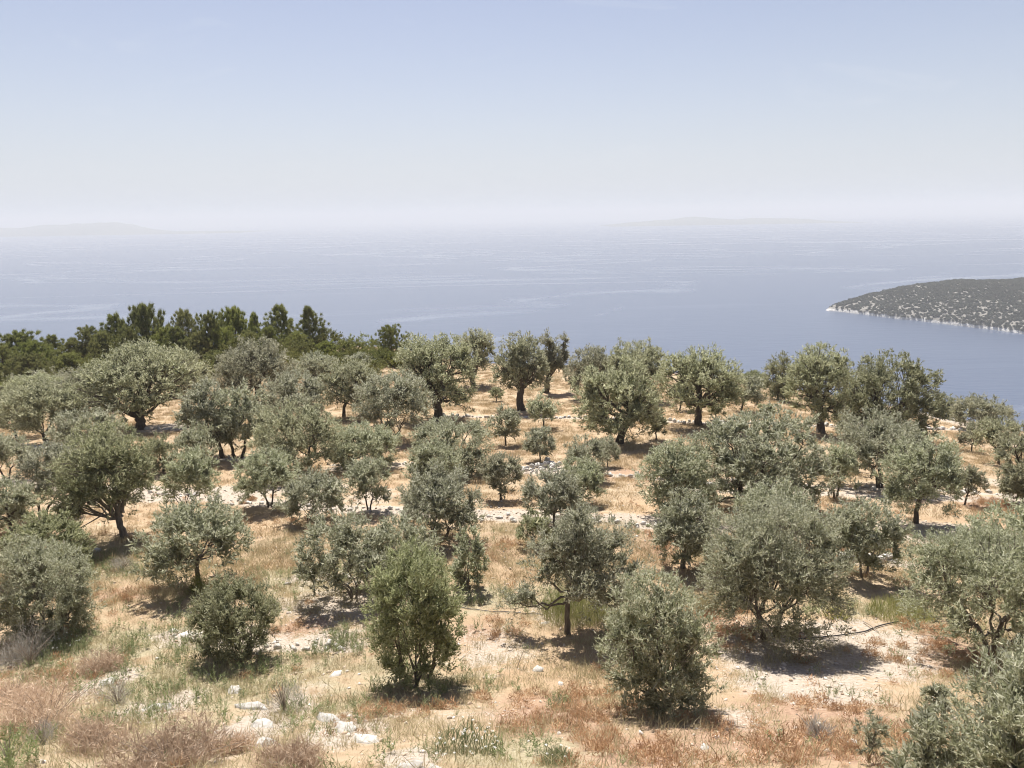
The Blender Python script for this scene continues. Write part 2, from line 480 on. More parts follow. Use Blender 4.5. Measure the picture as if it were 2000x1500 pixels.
def mask_at(L, x, y):
    m = np.zeros(np.shape(x))
    for cx, cy_, rx, ry, w in L:
        d = np.sqrt(((x - cx) / rx) ** 2 + ((y - cy_) / ry) ** 2)
        m = np.maximum(m, w * np.clip(1.3 - d * 0.85, 0, 1))
    return m

STONE_ROWS = [  # label, points along it, stone size, step, seed, (rows, jitter)
 ('long thin row of pale stones across the far golden field', [(862, 812), (950, 815), (1060, 817), (1180, 818), (1300, 824), (1420, 828), (1540, 830), (1650, 834), (1760, 838), (1850, 838), (1900, 842)], 0.17, 0.34, 1),
 ('row of pale stones left of the stone pile, below the broad silvery olive', [(655, 908), (720, 906), (800, 908), (890, 912), (960, 916), (1020, 920)], 0.15, 0.30, 2),
 ('row of pale stones right of the stone pile, running to the right edge', [(1095, 922), (1170, 928), (1260, 933), (1400, 945), (1560, 950), (1680, 954), (1790, 957), (1900, 962), (1980, 968)], 0.15, 0.30, 3),
 ('heap of pale stones at the centre between two terrace rows', [(1022, 922), (1050, 918), (1075, 914), (1092, 920)], 0.13, 0.14, 4, 2, 0.30),
 ('stone edging along the pale track on the left', [(300, 962), (380, 968), (440, 978), (520, 988), (600, 990), (700, 998), (780, 1002)], 0.11, 0.22, 5),
 ('stone edging along the pale track at centre', [(930, 1012), (1000, 1014), (1080, 1016), (1180, 1020), (1290, 1030), (1400, 1040)], 0.10, 0.22, 6),
 ('short row of stones below the big spreading old olive', [(285, 838), (320, 838), (360, 840)], 0.17, 0.3, 7),
 ('short pale stone row below the close pair of olives', [(435, 897), (470, 898), (500, 900)], 0.14, 0.26, 8),
 ('stone row at the left edge below the dark-stemmed olive', [(-20, 868), (60, 872), (120, 880), (180, 890)], 0.15, 0.3, 9),
 ('white stones behind the airy V-stemmed olive', [(1655, 1098), (1690, 1092), (1720, 1098), (1765, 1102)], 0.15, 0.14, 10, 2, 0.12),
 ('scattered stone row between the green bush and the near left olive', [(330, 1240), (400, 1245), (520, 1262), (600, 1262), (690, 1268)], 0.07, 0.12, 11, 1, 0.18),
 ('pale stones on the ridge under the pines', [(372, 690), (400, 694), (425, 698)], 0.28, 0.35, 12, 2, 0.3),
 ('pale stones on the ridge left of the dark-hearted olive', [(690, 704), (715, 702), (740, 704)], 0.25, 0.4, 13),
 ('rough stone row across the grass behind the low green bush', [(580, 1130), (620, 1122), (660, 1128), (700, 1135)], 0.08, 0.16, 14, 1, 0.3),
]
ROWS = [np.array([on_ground(*q)[0] for q in r[1]]) for r in STONE_ROWS]
TRACK = [np.array([on_ground(*q)[0] for q in r]) for r in (
    [(290, 956), (380, 962), (470, 972), (560, 985), (700, 996), (800, 1000), (940, 1004), (1130, 1010), (1270, 1020), (1400, 1031), (1560, 1043), (1640, 1046), (1800, 1040), (2020, 1048)],
    [(1350, 955), (1500, 962), (1680, 966), (1800, 972), (2020, 978)], [(-40, 935), (120, 955), (290, 956)])]
def near_rows(x, y, lines=None):
    d = np.full(len(x), 9.0)
    for G in (lines or ROWS):
        for a, b in zip(G[:-1], G[1:]):
            ab = b[:2] - a[:2]; t = np.clip(((x - a[0]) * ab[0] + (y - a[1]) * ab[1]) / max(ab @ ab, 1e-6), 0, 1)
            d = np.minimum(d, np.hypot(x - a[0] - t * ab[0], y - a[1] - t * ab[1]))
    return d

# ------------------------------------------------------------------ ground
def build_ground():
    ys = np.concatenate([np.arange(-30, 4, 1.0), np.arange(4, 30, 0.12), np.arange(30, 126, 0.4), np.arange(126, 440, 7.0)])
    us = np.linspace(-1, 1, 361)
    Y, U = np.meshgrid(ys, us, indexing='ij')
    X = U * (np.maximum(Y, 0) * 1.05 + 14)
    Z = ground(X, Y)
    V = np.stack([X, Y, Z], -1).reshape(-1, 3)
    nr, nc = Y.shape
    i = np.arange(nr * nc).reshape(nr, nc)
    F = np.stack([i[:-1, :-1], i[:-1, 1:], i[1:, 1:], i[1:, :-1]], -1).reshape(-1, 4)
    x, y = V[:, 0], V[:, 1]
    me = mesh_np('ground', V, F, 4, True, {'pale': np.maximum(mask_at(PALE, x, y), np.maximum(1.3 * np.clip(1.25 - near_rows(x, y) / 0.38, 0, 1), 1.25 * np.clip(1.35 - near_rows(x, y, TRACK) / 0.62, 0, 1))), 'red': mask_at(RED, x, y), 'green': mask_at(GREEN, x, y)})
    o = link('ground', me, M['ground'])
    tag(o, 'dry golden and red stony hillside falling towards the sea', kind='structure')
build_ground()

# ------------------------------------------------------------------ sea, headland, islands
def build_sea():
    ys = np.concatenate([[-70000, -3000], np.linspace(-300, 3000, 12), [6000, 15000, 40000, 70000]])
    xs = np.concatenate([[-70000, -20000, -5000], np.linspace(-2500, 2500, 11), [5000, 20000, 70000]])
    Y, X = np.meshgrid(ys, xs, indexing='ij')
    V = np.stack([X, Y, np.full(X.shape, SEA_Z)], -1).reshape(-1, 3)
    nr, nc = Y.shape; i = np.arange(nr * nc).reshape(nr, nc)
    F = np.stack([i[:-1, :-1], i[:-1, 1:], i[1:, 1:], i[1:, :-1]], -1).reshape(-1, 4)
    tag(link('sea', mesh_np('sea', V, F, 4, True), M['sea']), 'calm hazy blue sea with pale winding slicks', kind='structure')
build_sea()

def cape_h(x, y):
    x = x / 0.96 - 13.0; y = y / 0.96
    ridge_y = 1110 + 14 * np.sin(x / 70.0)
    H = np.interp(x, [452, 468, 490, 532, 608, 684, 760, 840, 950, 1300], [-6, 2, 7, 15.5, 26.5, 33.5, 33, 36, 43, 60])
    ys = np.interp(x, [452, 468, 500, 597, 660, 760, 1300], [1112, 1100, 1042, 862, 745, 690, 640])
    ys = ys + 10 * fbm(x / 22.0, x * 0, 3, 3)
    yf = 2 * 1110 - ys * 0.55 - 1110 * 0.45 + 12 * fbm(x / 30.0, x * 0, 9, 3)
    t = np.where(y < ridge_y, (y - ys) / np.maximum(ridge_y - ys, 1), (yf - y) / np.maximum(yf - ridge_y, 1))
    h = np.where(t > 0, H * np.sin(np.clip(t, 0, 1) * np.pi / 2) ** 0.9, -6 + 0 * t)
    shore = np.clip(t * np.maximum(ridge_y - ys, 1) / 9.0, 0, 1)
    h = np.where(t > 0, np.minimum(h + 3.5 * shore, H + 3.5) * 1.0, h) + np.where(t > 0, 2.2 * fbm(x / 28.0, y / 28.0, 12, 4) + 0.8 * fbm(x / 6.0, y / 6.0, 14, 3), 0)
    return np.where(t > 0, np.maximum(h, 0.2 * shore - 0.3), -5.0)

def build_headland():
    xs = np.concatenate([np.arange(430, 780, 2.0), np.arange(780, 1240, 8.0)]); ys = np.concatenate([np.arange(590, 1140, 2.0), np.arange(1140, 1380, 8.0)])
    Y, X = np.meshgrid(ys, xs, indexing='ij')
    Z = cape_h(X, Y)
    V = np.stack([X, Y, Z], -1).reshape(-1, 3)
    nr, nc = Y.shape; i = np.arange(nr * nc).reshape(nr, nc)
    F = np.stack([i[:-1, :-1], i[:-1, 1:], i[1:, 1:], i[1:, :-1]], -1).reshape(-1, 4)
    keep = (Z.reshape(-1)[F] > -4.9).any(1)
    F = F[keep]
    used = np.unique(F); remap = np.full(len(V), -1); remap[used] = np.arange(len(used))
    o = link('headland', mesh_np('headland', V[used], remap[F], 4, True), M['headland'])
    tag(o, 'low scrub-covered headland with a white rocky shore', kind='structure')
build_headland()

def build_island(pts, depth, y0, label):
    """pts: (pixel x, pixels of rise above the sea line) -> a ridge island at y0 metres"""
    n = 120
    px = np.linspace(pts[0][0], pts[-1][0], n)
    rise = np.interp(px, [p[0] for p in pts], [p[1] for p in pts])
    X = (px - 1000) / FPX * y0 * 1.0
    H = rise / FPX * y0
    H = H * (1 + 0.25 * fbm(px / 17.0, px * 0, int(y0) % 97, 4)) * np.clip((px - px[0]) / 12, 0, 1) * np.clip((px[-1] - px) / 12, 0, 1)
    cs = np.linspace(-1, 1, 21)
    V = []
    for c in cs:
        prof = np.cos(c * np.pi / 2) ** 0.8 if abs(c) < 1 else 0
        V.append(np.stack([X, np.full(n, y0 + c * depth), H * prof * (1 + 0.2 * vnoise(px / 25.0, px * 0 + c * 4, 5)) - 2.0 * (prof == 0)], -1))
    V = np.array(V).reshape(-1, 3)
    i = np.arange(21 * n).reshape(21, n)
    F = np.stack([i[:-1, :-1], i[:-1, 1:], i[1:, 1:], i[1:, :-1]], -1).reshape(-1, 4)
    tag(link('island', mesh_np('island', V, F, 4, True), M['far_land']), label, kind='structure')
build_island([(-420, 8), (-200, 16), (-40, 14), (20, 15.5), (60, 14), (120, 17), (155, 20), (190, 18), (225, 21), (250, 19.5), (290, 9), (330, 3), (420, 2), (520, 0)], 800, 9300, 'long low island fading into haze at the left horizon')
build_island([(1180, 0), (1240, 6), (1290, 8.5), (1330, 12.5), (1350, 13), (1385, 9.5), (1420, 8), (1500, 9.5), (1560, 6), (1640, 0)], 800, 9300, 'faint hilly island on the hazy right horizon')

def haze():
    me = bpy.data.meshes.new('haze')
    S, zb, zt = 75000.0, -8.0, 262.0
    c = [(-S, -S, zb), (S, -S, zb), (S, S, zb), (-S, S, zb), (-S, -S, zt), (S, -S, zt), (S, S, zt), (-S, S, zt)]
    me.from_pydata(c, [], [(3, 2, 1, 0), (4, 5, 6, 7), (0, 1, 5, 4), (1, 2, 6, 5), (2, 3, 7, 6), (3, 0, 4, 7)])
    m = bpy.data.materials.new('sea_haze'); m.use_nodes = True
    n = m.node_tree.nodes; n.clear()
    out = n.new('ShaderNodeOutputMaterial'); v = n.new('ShaderNodeVolumePrincipled')
    v.inputs['Color'].default_value = (0.745, 0.76, 0.785, 1)
    v.inputs['Density'].default_value = HAZE_DENSITY
    v.inputs['Anisotropy'].default_value = 0.0
    m.node_tree.links.new(v.outputs[0], out.inputs['Volume'])
    o = link('haze', me, m)
    tag(o, 'thin pale summer haze over the sea', kind='stuff')
HAZE_DENSITY = 1.95e-4
haze()
# ------------------------------------------------------------------ growing things
def unit(v):
    return v / np.maximum(np.linalg.norm(v, axis=-1, keepdims=True), 1e-9)

def tube(P, R, sides=7):
    P = np.asarray(P, float); R = np.asarray(R, float); n = len(P)
    T = np.gradient(P, axis=0); T = unit(T)
    ref = np.array([0.31, 0.95, 0.1]);
    A = unit(np.cross(T, ref)); B = np.cross(T, A)
    ang = np.linspace(0, 2 * np.pi, sides, endpoint=False)
    V = P[:, None] + R[:, None, None] * (np.cos(ang)[None, :, None] * A[:, None] + np.sin(ang)[None, :, None] * B[:, None])
    i = np.arange(n * sides).reshape(n, sides); j = np.roll(i, -1, axis=1)
    F = np.stack([i[:-1], j[:-1], j[1:], i[1:]], -1).reshape(-1, 4)
    return V.reshape(-1, 3), F

class Tubes:
    def __init__(s): s.V = []; s.F = []; s.n = 0
    def add(s, P, R, sides=7):
        v, f = tube(P, R, sides); s.V.append(v); s.F.append(f + s.n); s.n += len(v)
    def mesh(s, name):
        return mesh_np(name, np.concatenate(s.V), np.concatenate(s.F), 4, True)

def curve3(a, b, c, n):
    t = np.linspace(0, 1, n)[:, None]
    return (1 - t) ** 2 * a + 2 * t * (1 - t) * b + t * t * c

def leaves_mesh(name, P, D, L, W, tint, rng, tri=True, upbias=0.35):
    """P base points, D unit directions, L lengths, W widths"""
    n = len(P)
    nrm = rng.normal(size=(n, 3)); nrm[:, 2] += upbias * 2
    S = unit(np.cross(D, nrm))
    N = np.cross(S, D)
    L = np.asarray(L)[:, None]; W = np.asarray(W)[:, None]
    if tri:
        V = np.stack([P - S * W * 0.5, P + S * W * 0.5, P + D * L], 1)
        k = 3
    else:
        mid = P + D * L * 0.5
        V = np.stack([P, mid + S * W * 0.5 + N * W * 0.15, P + D * L, mid - S * W * 0.5 + N * W * 0.15], 1)
        k = 4
    return mesh_np(name, V.reshape(-1, 3), np.arange(n * k), k, False, {'tint': np.repeat(tint, k)})

def grow_olive(seed, W, H, cb=0.28, fork=0.28, stems=1, lean=(0, 0), leaf=(0.07, 0.018), nleaf=24000, tri=False, thick=0.03,
               lobes=None, nlobe=8, up=0.55, twig=0.2, extra=0, squash=1.0, fill=0.55, open_=0.0, hull=0.42):
    """returns (trunk mesh, [limb meshes], crown mesh). W crown width, H height; z=0 at the base."""
    rng = np.random.default_rng(seed)
    zb = cb * H; hc = H - zb
    if lobes is None:
        C = []; R = []
        C.append([rng.normal() * 0.05, rng.normal() * 0.05, 0.62]); R.append([0.36, 0.36, 0.36])
        a0 = rng.uniform(0, 6.28)
        for i in range(nlobe):
            a = a0 + i * 2.399 + rng.normal() * 0.25
            lev = rng.uniform(0.18, 0.72)
            rad = 0.30 * rng.uniform(0.75, 1.15) * (1.05 - 0.35 * abs(lev - 0.42))
            C.append([math.cos(a) * rad, math.sin(a) * rad, lev])
            r = rng.uniform(0.17, 0.27)
            R.append([r, r, r * rng.uniform(0.85, 1.25) * squash])
        C = np.array(C); R = np.array(R)
    else:
        C = np.array([l[:3] for l in lobes], float); R = np.array([[l[3], l[3], l[3] * squash] for l in lobes], float)
    lo = (C - R).min(0); hi = (C + R).max(0)
    sx = 0.94 / max(hi[0] - lo[0], 1e-3); mx = 0.5 * (hi[0] + lo[0]) if lobes is None else 0.0
    my = 0.5 * (hi[1] + lo[1])
    if lobes is not None: sx = 1.0; my = 0.0
    sz = 0.97 / (hi[2] - lo[2])
    C = (C - [mx, my, lo[2]]) * [sx * W, sx * W, sz * hc] + [0, 0, zb]
    R = R * [sx * W, sx * W, sz * hc]
    cen = C.mean(0)
    # clumps on and in the lobes
    tper, lper = 8, 7
    nc = max(24, int(nleaf / (tper * lper)))
    if cb <= 0.1:                 # bushes keep their skirts near the ground
        a = rng.uniform(0, 6.28) + np.arange(5) * 1.257
        ex = np.stack([np.cos(a) * 0.24 * W, np.sin(a) * 0.24 * W, zb + hc * rng.uniform(0.14, 0.24, 5)], -1)
        C = np.concatenate([C, ex]); R = np.concatenate([R, np.tile([0.17 * W, 0.17 * W, 0.17 * hc], (5, 1))])
    SC_, SR_, SK_ = [], [], []
    for l in range(len(C)):
        m = 14
        dd = unit(rng.normal(size=(m, 3)) + [0, 0, 0.15])
        SC_.append(C[l] + dd * R[l] * 0.66 * rng.uniform(0.85, 1.1, (m, 1))); SR_.append(np.tile(R[l], (m, 1)) * rng.uniform(0.36, 0.54, (m, 1))); SK_.append(np.full(m, l))
    SC_ = np.concatenate(SC_); SR_ = np.concatenate(SR_); SK_ = np.concatenate(SK_)
    deep = np.linalg.norm((SC_[:, None] - C[None]) / R[None], axis=2); deep[np.arange(len(SC_)), SK_] = 9
    good = (deep.min(1) > 0.45) | (rng.uniform(size=len(SC_)) < 0.15)
    SC_, SR_, SK_ = SC_[good], SR_[good], SK_[good]
    vol = SR_.prod(1) ** 0.7; pr = vol / vol.sum()
    kk = rng.choice(len(SC_), nc * 3, p=pr); k = SK_[kk]
    d = unit(rng.normal(size=(nc * 3, 3)) + [0, 0, 0.12])
    rr = 0.52 + 0.48 * rng.uniform(0, 1, nc * 3) ** 0.7
    p = SC_[kk] + d * SR_[kk] * rr[:, None]
    ok = rng.uniform(size=len(p)) < 1.0
    if cb > 0.1: ok &= ~((d[:, 2] < -0.6) & (rng.uniform(size=len(p)) < 0.4))
    if open_ > 0:
        gp = vnoise(p[:, 0] / W * 5 + seed % 91, p[:, 2] / W * 5 + p[:, 1] / W * 5, 8)
        ok &= gp > (-0.5 + open_)
    if cb > 0.12:                 # the underside of a crown is hollow round the trunk
        r2 = (p[:, 0] ** 2 + p[:, 1] ** 2) / (0.5 * W) ** 2
        ok &= p[:, 2] > zb + hc * 0.42 * np.clip(1 - 1.3 * r2, 0, 1) * rng.uniform(0.6, 1.0, len(p))
    sel = np.nonzero(ok)[0][:nc]
    p = p[sel]; k = k[sel]; kk = kk[sel]; d = d[sel]
    # part of the foliage lies along one rounded, billowing outer hull
    nh = int(hull * len(p)) if lobes is None else 0
    if nh:
        hd = unit(rng.normal(size=(nh * 3, 3)) + [0, 0, 0.25]); hd = hd[hd[:, 2] > (-0.45 if cb > 0.12 else -0.75)][:nh]
        nh = len(hd)
        bl = vnoise(hd[:, 0] * 2.6 + seed % 37, hd[:, 1] * 2.6 + hd[:, 2] * 2.2, 4) + 0.5 * vnoise(hd[:, 0] * 6 + seed % 53, hd[:, 1] * 6 + hd[:, 2] * 5, 6)
        hr = (0.74 + 0.26 * rng.uniform(0, 1, nh) ** 0.6) * (1 + 0.30 * bl)
        pm = np.array([np.median(p[:, 0]) * 0.5, np.median(p[:, 1]) * 0.5, zb + 0.47 * hc])
        hp = pm + hd * hr[:, None] * np.array([0.47 * W, 0.47 * W, 0.50 * hc])
        if open_ > 0: okh = (bl > -0.55 + open_); hp = hp[okh]; hd = hd[okh]; nh = len(hp)
        near = np.argmin(np.linalg.norm(hp[:, None] - SC_[None], axis=2), 1)
        p[:nh] = hp; d[:nh] = hd; kk[:nh] = near; k[:nh] = SK_[near]
    # fit the crown to its width and height
    x0, x1 = np.percentile(p[:, 0], [1.5, 98.5]); y0, y1 = np.percentile(p[:, 1], [1.5, 98.5]); z0, z1 = np.percentile(p[:, 2], [1.0, 99.0])
    tw_ = 0.5 * twig
    fx = (W - 2 * tw_) / (x1 - x0); fy = np.clip((W - 2 * tw_) / (y1 - y0), 0.7, 1.3); fz = (H - tw_ * 1.3 - (zb + 0.3 * tw_)) / (z1 - z0)
    A = np.array([fx, fy, fz]); B = np.array([-0.5 * (x0 + x1) * fx, -0.5 * (y0 + y1) * fy, zb + 0.3 * tw_ - z0 * fz])
    if lobes is not None: B[0] = 0.0; A[0] = 1.0; B[1] = 0; A[1] = 1.0
    p = p * A + B; C = C * A + B; R = R * A; SR_ = SR_ * A; cen = C.mean(0)
    out = unit(d * 0.55 + unit((p - C[k]) / R[k]) * 0.45 + unit(p - cen) * 0.35)
    nc = len(p)
    ctint = rng.uniform(0, 1, len(SC_))[kk] * 0.6 + rng.uniform(0, 0.4, nc)
    rc = 0.45 * SR_[kk].mean(1)
    # twigs
    tl = twig * rng.uniform(0.6, 1.35, (nc, tper))
    td = unit(out[:, None] * 0.8 + np.array([0, 0, up]) + rng.normal(size=(nc, tper, 3)) * 0.62)
    ts = p[:, None] + rng.normal(size=(nc, tper, 3)) * (rc * 0.30)[:, None, None]
    ttint = np.clip(ctint[:, None] * 0.45 + rng.uniform(0, 0.55, (nc, tper)), 0, 1)
    f = rng.uniform(0.05, 1.0, (nc, tper, lper))
    lp = ts[:, :, None] + td[:, :, None] * (tl[:, :, None] * f)[..., None]
    ld = unit(td[:, :, None] * 0.75 + rng.normal(size=(nc, tper, lper, 3)) * 0.55 + np.array([0, 0, 0.1]))
    lt = np.clip(ttint[:, :, None] + rng.normal(size=(nc, tper, lper)) * 0.12, 0, 1).ravel()
    n = lt.size
    ls = rng.uniform(0.7, 1.25, n)
    # about a sixth of the leaves fill the inside of the crown as larger sprays
    inner = np.zeros(nc, bool); inner[:] = rng.uniform(size=nc) < 0.17
    im = np.repeat(inner, tper * lper)
    lpf = lp.reshape(-1, 3); ctr = C[np.repeat(k, tper * lper)]
    lpf = np.where(im[:, None], ctr + (lpf - ctr) * rng.uniform(0.35, 0.72, (n, 1)), lpf)
    ls = np.where(im, ls * 2.3, ls)
    crown = leaves_mesh('crown', lpf, ld.reshape(-1, 3), leaf[0] * ls, leaf[1] * ls, lt, rng, tri)
    # wood
    tk = Tubes(); limbs = []
    r0 = thick * H
    base_pts = []
    lean = np.array([lean[0], lean[1], 0.0]) * W
    for s in range(stems):
        a = 6.283 * s / stems + rng.uniform(0, 1)
        off = np.array([math.cos(a), math.sin(a), 0]) * (r0 * 1.1 if stems > 1 else 0)
        fk = np.array([off[0] * 3.0, off[1] * 3.0, fork * H * rng.uniform(0.9, 1.1)]) + lean
        m = 0.5 * (off + fk) + np.array([rng.normal() * r0 * 1.1, rng.normal() * r0 * 1.1, 0]) - lean * 0.22
        P = curve3(off + [0, 0, -0.12 * H * 0.3 - 0.05], m, fk, 7)
        P[1:-1] += rng.normal(size=(5, 3)) * r0 * 0.14
        rs = r0 / math.sqrt(stems) * np.array([1.55, 1.15, 1.0, 0.92, 0.88, 0.9, 0.85])
        tk.add(P, rs, 9)
        base_pts.append((fk, rs[-1]))
    order = np.argsort(-R.prod(1))
    for li, l in enumerate(order):
        tb = Tubes()
        fk, rf = base_pts[int(np.argmin([np.linalg.norm(b[0][:2] - C[l][:2]) for b in base_pts]))]
        end = C[l] + np.array([0, 0, 0.15 * R[l][2]])
        mid = 0.45 * fk + 0.55 * end; mid = mid + [0, 0, -0.06 * hc] + rng.normal(size=3) * 0.035 * W
        P = curve3(fk - (fk - mid) * 0.0, mid, end, 8)
        P[1:] += rng.normal(size=(7, 3)) * 0.012 * W
        rl = rf * rng.uniform(0.5, 0.72)
        tb.add(P, rl * np.linspace(1.0, 0.28, 8), 6)
        mine = np.nonzero(k == l)[0]
        for c in mine[: max(3, int(len(mine) * 0.35))]:
            j = rng.integers(3, 8)
            e = p[c]; s0 = P[j]
            mm = 0.5 * (s0 + e) + rng.normal(size=3) * 0.03 * W
            rb = rl * 0.28
            tb.add(curve3(s0, mm, e, 4), rb * np.linspace(1, 0.25, 4), 4)
        limbs.append(tb.mesh('limb'))
    return tk.mesh('trunk'), limbs, crown

def grow_pine(seed, W, H, nneedle=9000, leaf=(0.22, 0.035), zb=0.08, taper=0.75, curve=0.35):
    rng = np.random.default_rng(seed)
    tk = Tubes()
    bend = rng.normal(size=2) * 0.02 * H
    zz = np.linspace(-0.4, H * 0.97, 8)
    ax = lambda z: np.array([bend[0] * math.sin(2.2 * z / H), bend[1] * math.sin(2.6 * z / H), z])
    tk.add(np.array([ax(z) for z in zz]), 0.02 * H * np.linspace(1.2, 0.12, 8), 7)
    br = Tubes(); pts = []; outs = []
    nb = 84
    for i in range(nb):
        f = (i + rng.uniform(0, 1)) / nb
        z = H * (zb + (0.97 - zb) * f)
        L = 0.5 * W * ((1 - f) ** taper * 0.95 + 0.13) * rng.uniform(0.55, 1.15)
        if f < 0.15: L *= 0.8
        a = i * 2.399 + rng.normal() * 0.4
        s = ax(z); dirn = np.array([math.cos(a), math.sin(a), 0])
        e = s + dirn * L + [0, 0, L * curve * rng.uniform(0.4, 1.5)]
        m = s + dirn * L * 0.55 - [0, 0, L * 0.05]
        P = curve3(s, m, e, 5)
        br.add(P, 0.006 * H * (1 - 0.6 * f) * np.linspace(1, 0.25, 5), 4)
        ncl = max(4, int(13 * L / (0.5 * W)))
        for _ in range(ncl):
            t = rng.uniform(0.3, 1.0)
            pts.append(s * (1 - t) ** 2 + 2 * t * (1 - t) * m + t * t * e + rng.normal(size=3) * 0.10 * L)
            outs.append(dirn * 0.55 + np.array([0, 0, 0.75]))
    for _ in range(5):
        pts.append(ax(H * rng.uniform(0.9, 1.0)) + rng.normal(size=3) * 0.02 * H); outs.append(np.array([0, 0, 1.0]))
    p = np.array(pts); o = np.array(outs); nc = len(p)
    per = max(8, nneedle // nc)
    ct = rng.uniform(0, 1, nc)
    d = unit(o[:, None] + rng.normal(size=(nc, per, 3)) * 0.45)
    st = p[:, None] + rng.normal(size=(nc, per, 3)) * 0.016 * H * np.array([1, 1, 0.8])
    t = np.clip(ct[:, None] * 0.6 + rng.uniform(0, 0.4, (nc, per)), 0, 1).ravel()
    n = t.size
    s = rng.uniform(0.7, 1.3, n)
    cr = leaves_mesh('crown', st.reshape(-1, 3), d.reshape(-1, 3), leaf[0] * s, leaf[1] * s, t, rng, True)
    return tk.mesh('trunk'), br.mesh('branches'), cr

def grow_shrub(seed, W, H, nleaf=5000, leaf=(0.14, 0.05), nl=7, up=0.5):
    rng = np.random.default_rng(seed)
    C = [[0, 0, 0.4]]; R = [[0.34, 0.34, 0.5]]
    for i in range(nl):
        a = i * 2.399 + rng.normal() * 0.3; rd = rng.uniform(0.18, 0.32); r = rng.uniform(0.16, 0.26)
        C.append([math.cos(a) * rd, math.sin(a) * rd, rng.uniform(0.2, 0.6)]); R.append([r, r, r * 1.5])
    C = np.array(C) * [W, W, H]; R = np.array(R) * [W, W, H]
    k = rng.choice(len(C), nleaf); d = unit(rng.normal(size=(nleaf, 3))); d[:, 2] = np.abs(d[:, 2]) * 1.0 - 0.15
    cl = vnoise(d[:, 0] * 4 + k * 3.3, d[:, 1] * 4 + d[:, 2] * 4, seed % 100)
    p = C[k] + d * R[k] * (0.72 + 0.3 * rng.uniform(0, 1, nleaf) ** 0.7 + 0.25 * cl)[:, None]
    p[:, 2] = np.maximum(p[:, 2], 0.01)
    ld = unit(d * 0.7 + [0, 0, up] + rng.normal(size=(nleaf, 3)) * 0.6)
    t = np.clip(0.5 + cl * 0.7 + rng.normal(size=nleaf) * 0.2, 0, 1)
    s = rng.uniform(0.6, 1.3, nleaf)
    cr = leaves_mesh('crown', p, ld, leaf[0] * s, leaf[1] * s, t, rng, True)
    tb = Tubes()
    for i in range(5):
        e = C[(i + 1) % len(C)]
        tb.add(curve3(np.array([rng.normal() * 0.04 * W, rng.normal() * 0.04 * W, -0.08]), e * [0.4, 0.4, 0.6], e, 5), 0.022 * H * np.linspace(1.2, 0.4, 5) + 0.004, 5)
    return tb.mesh('stem'), cr
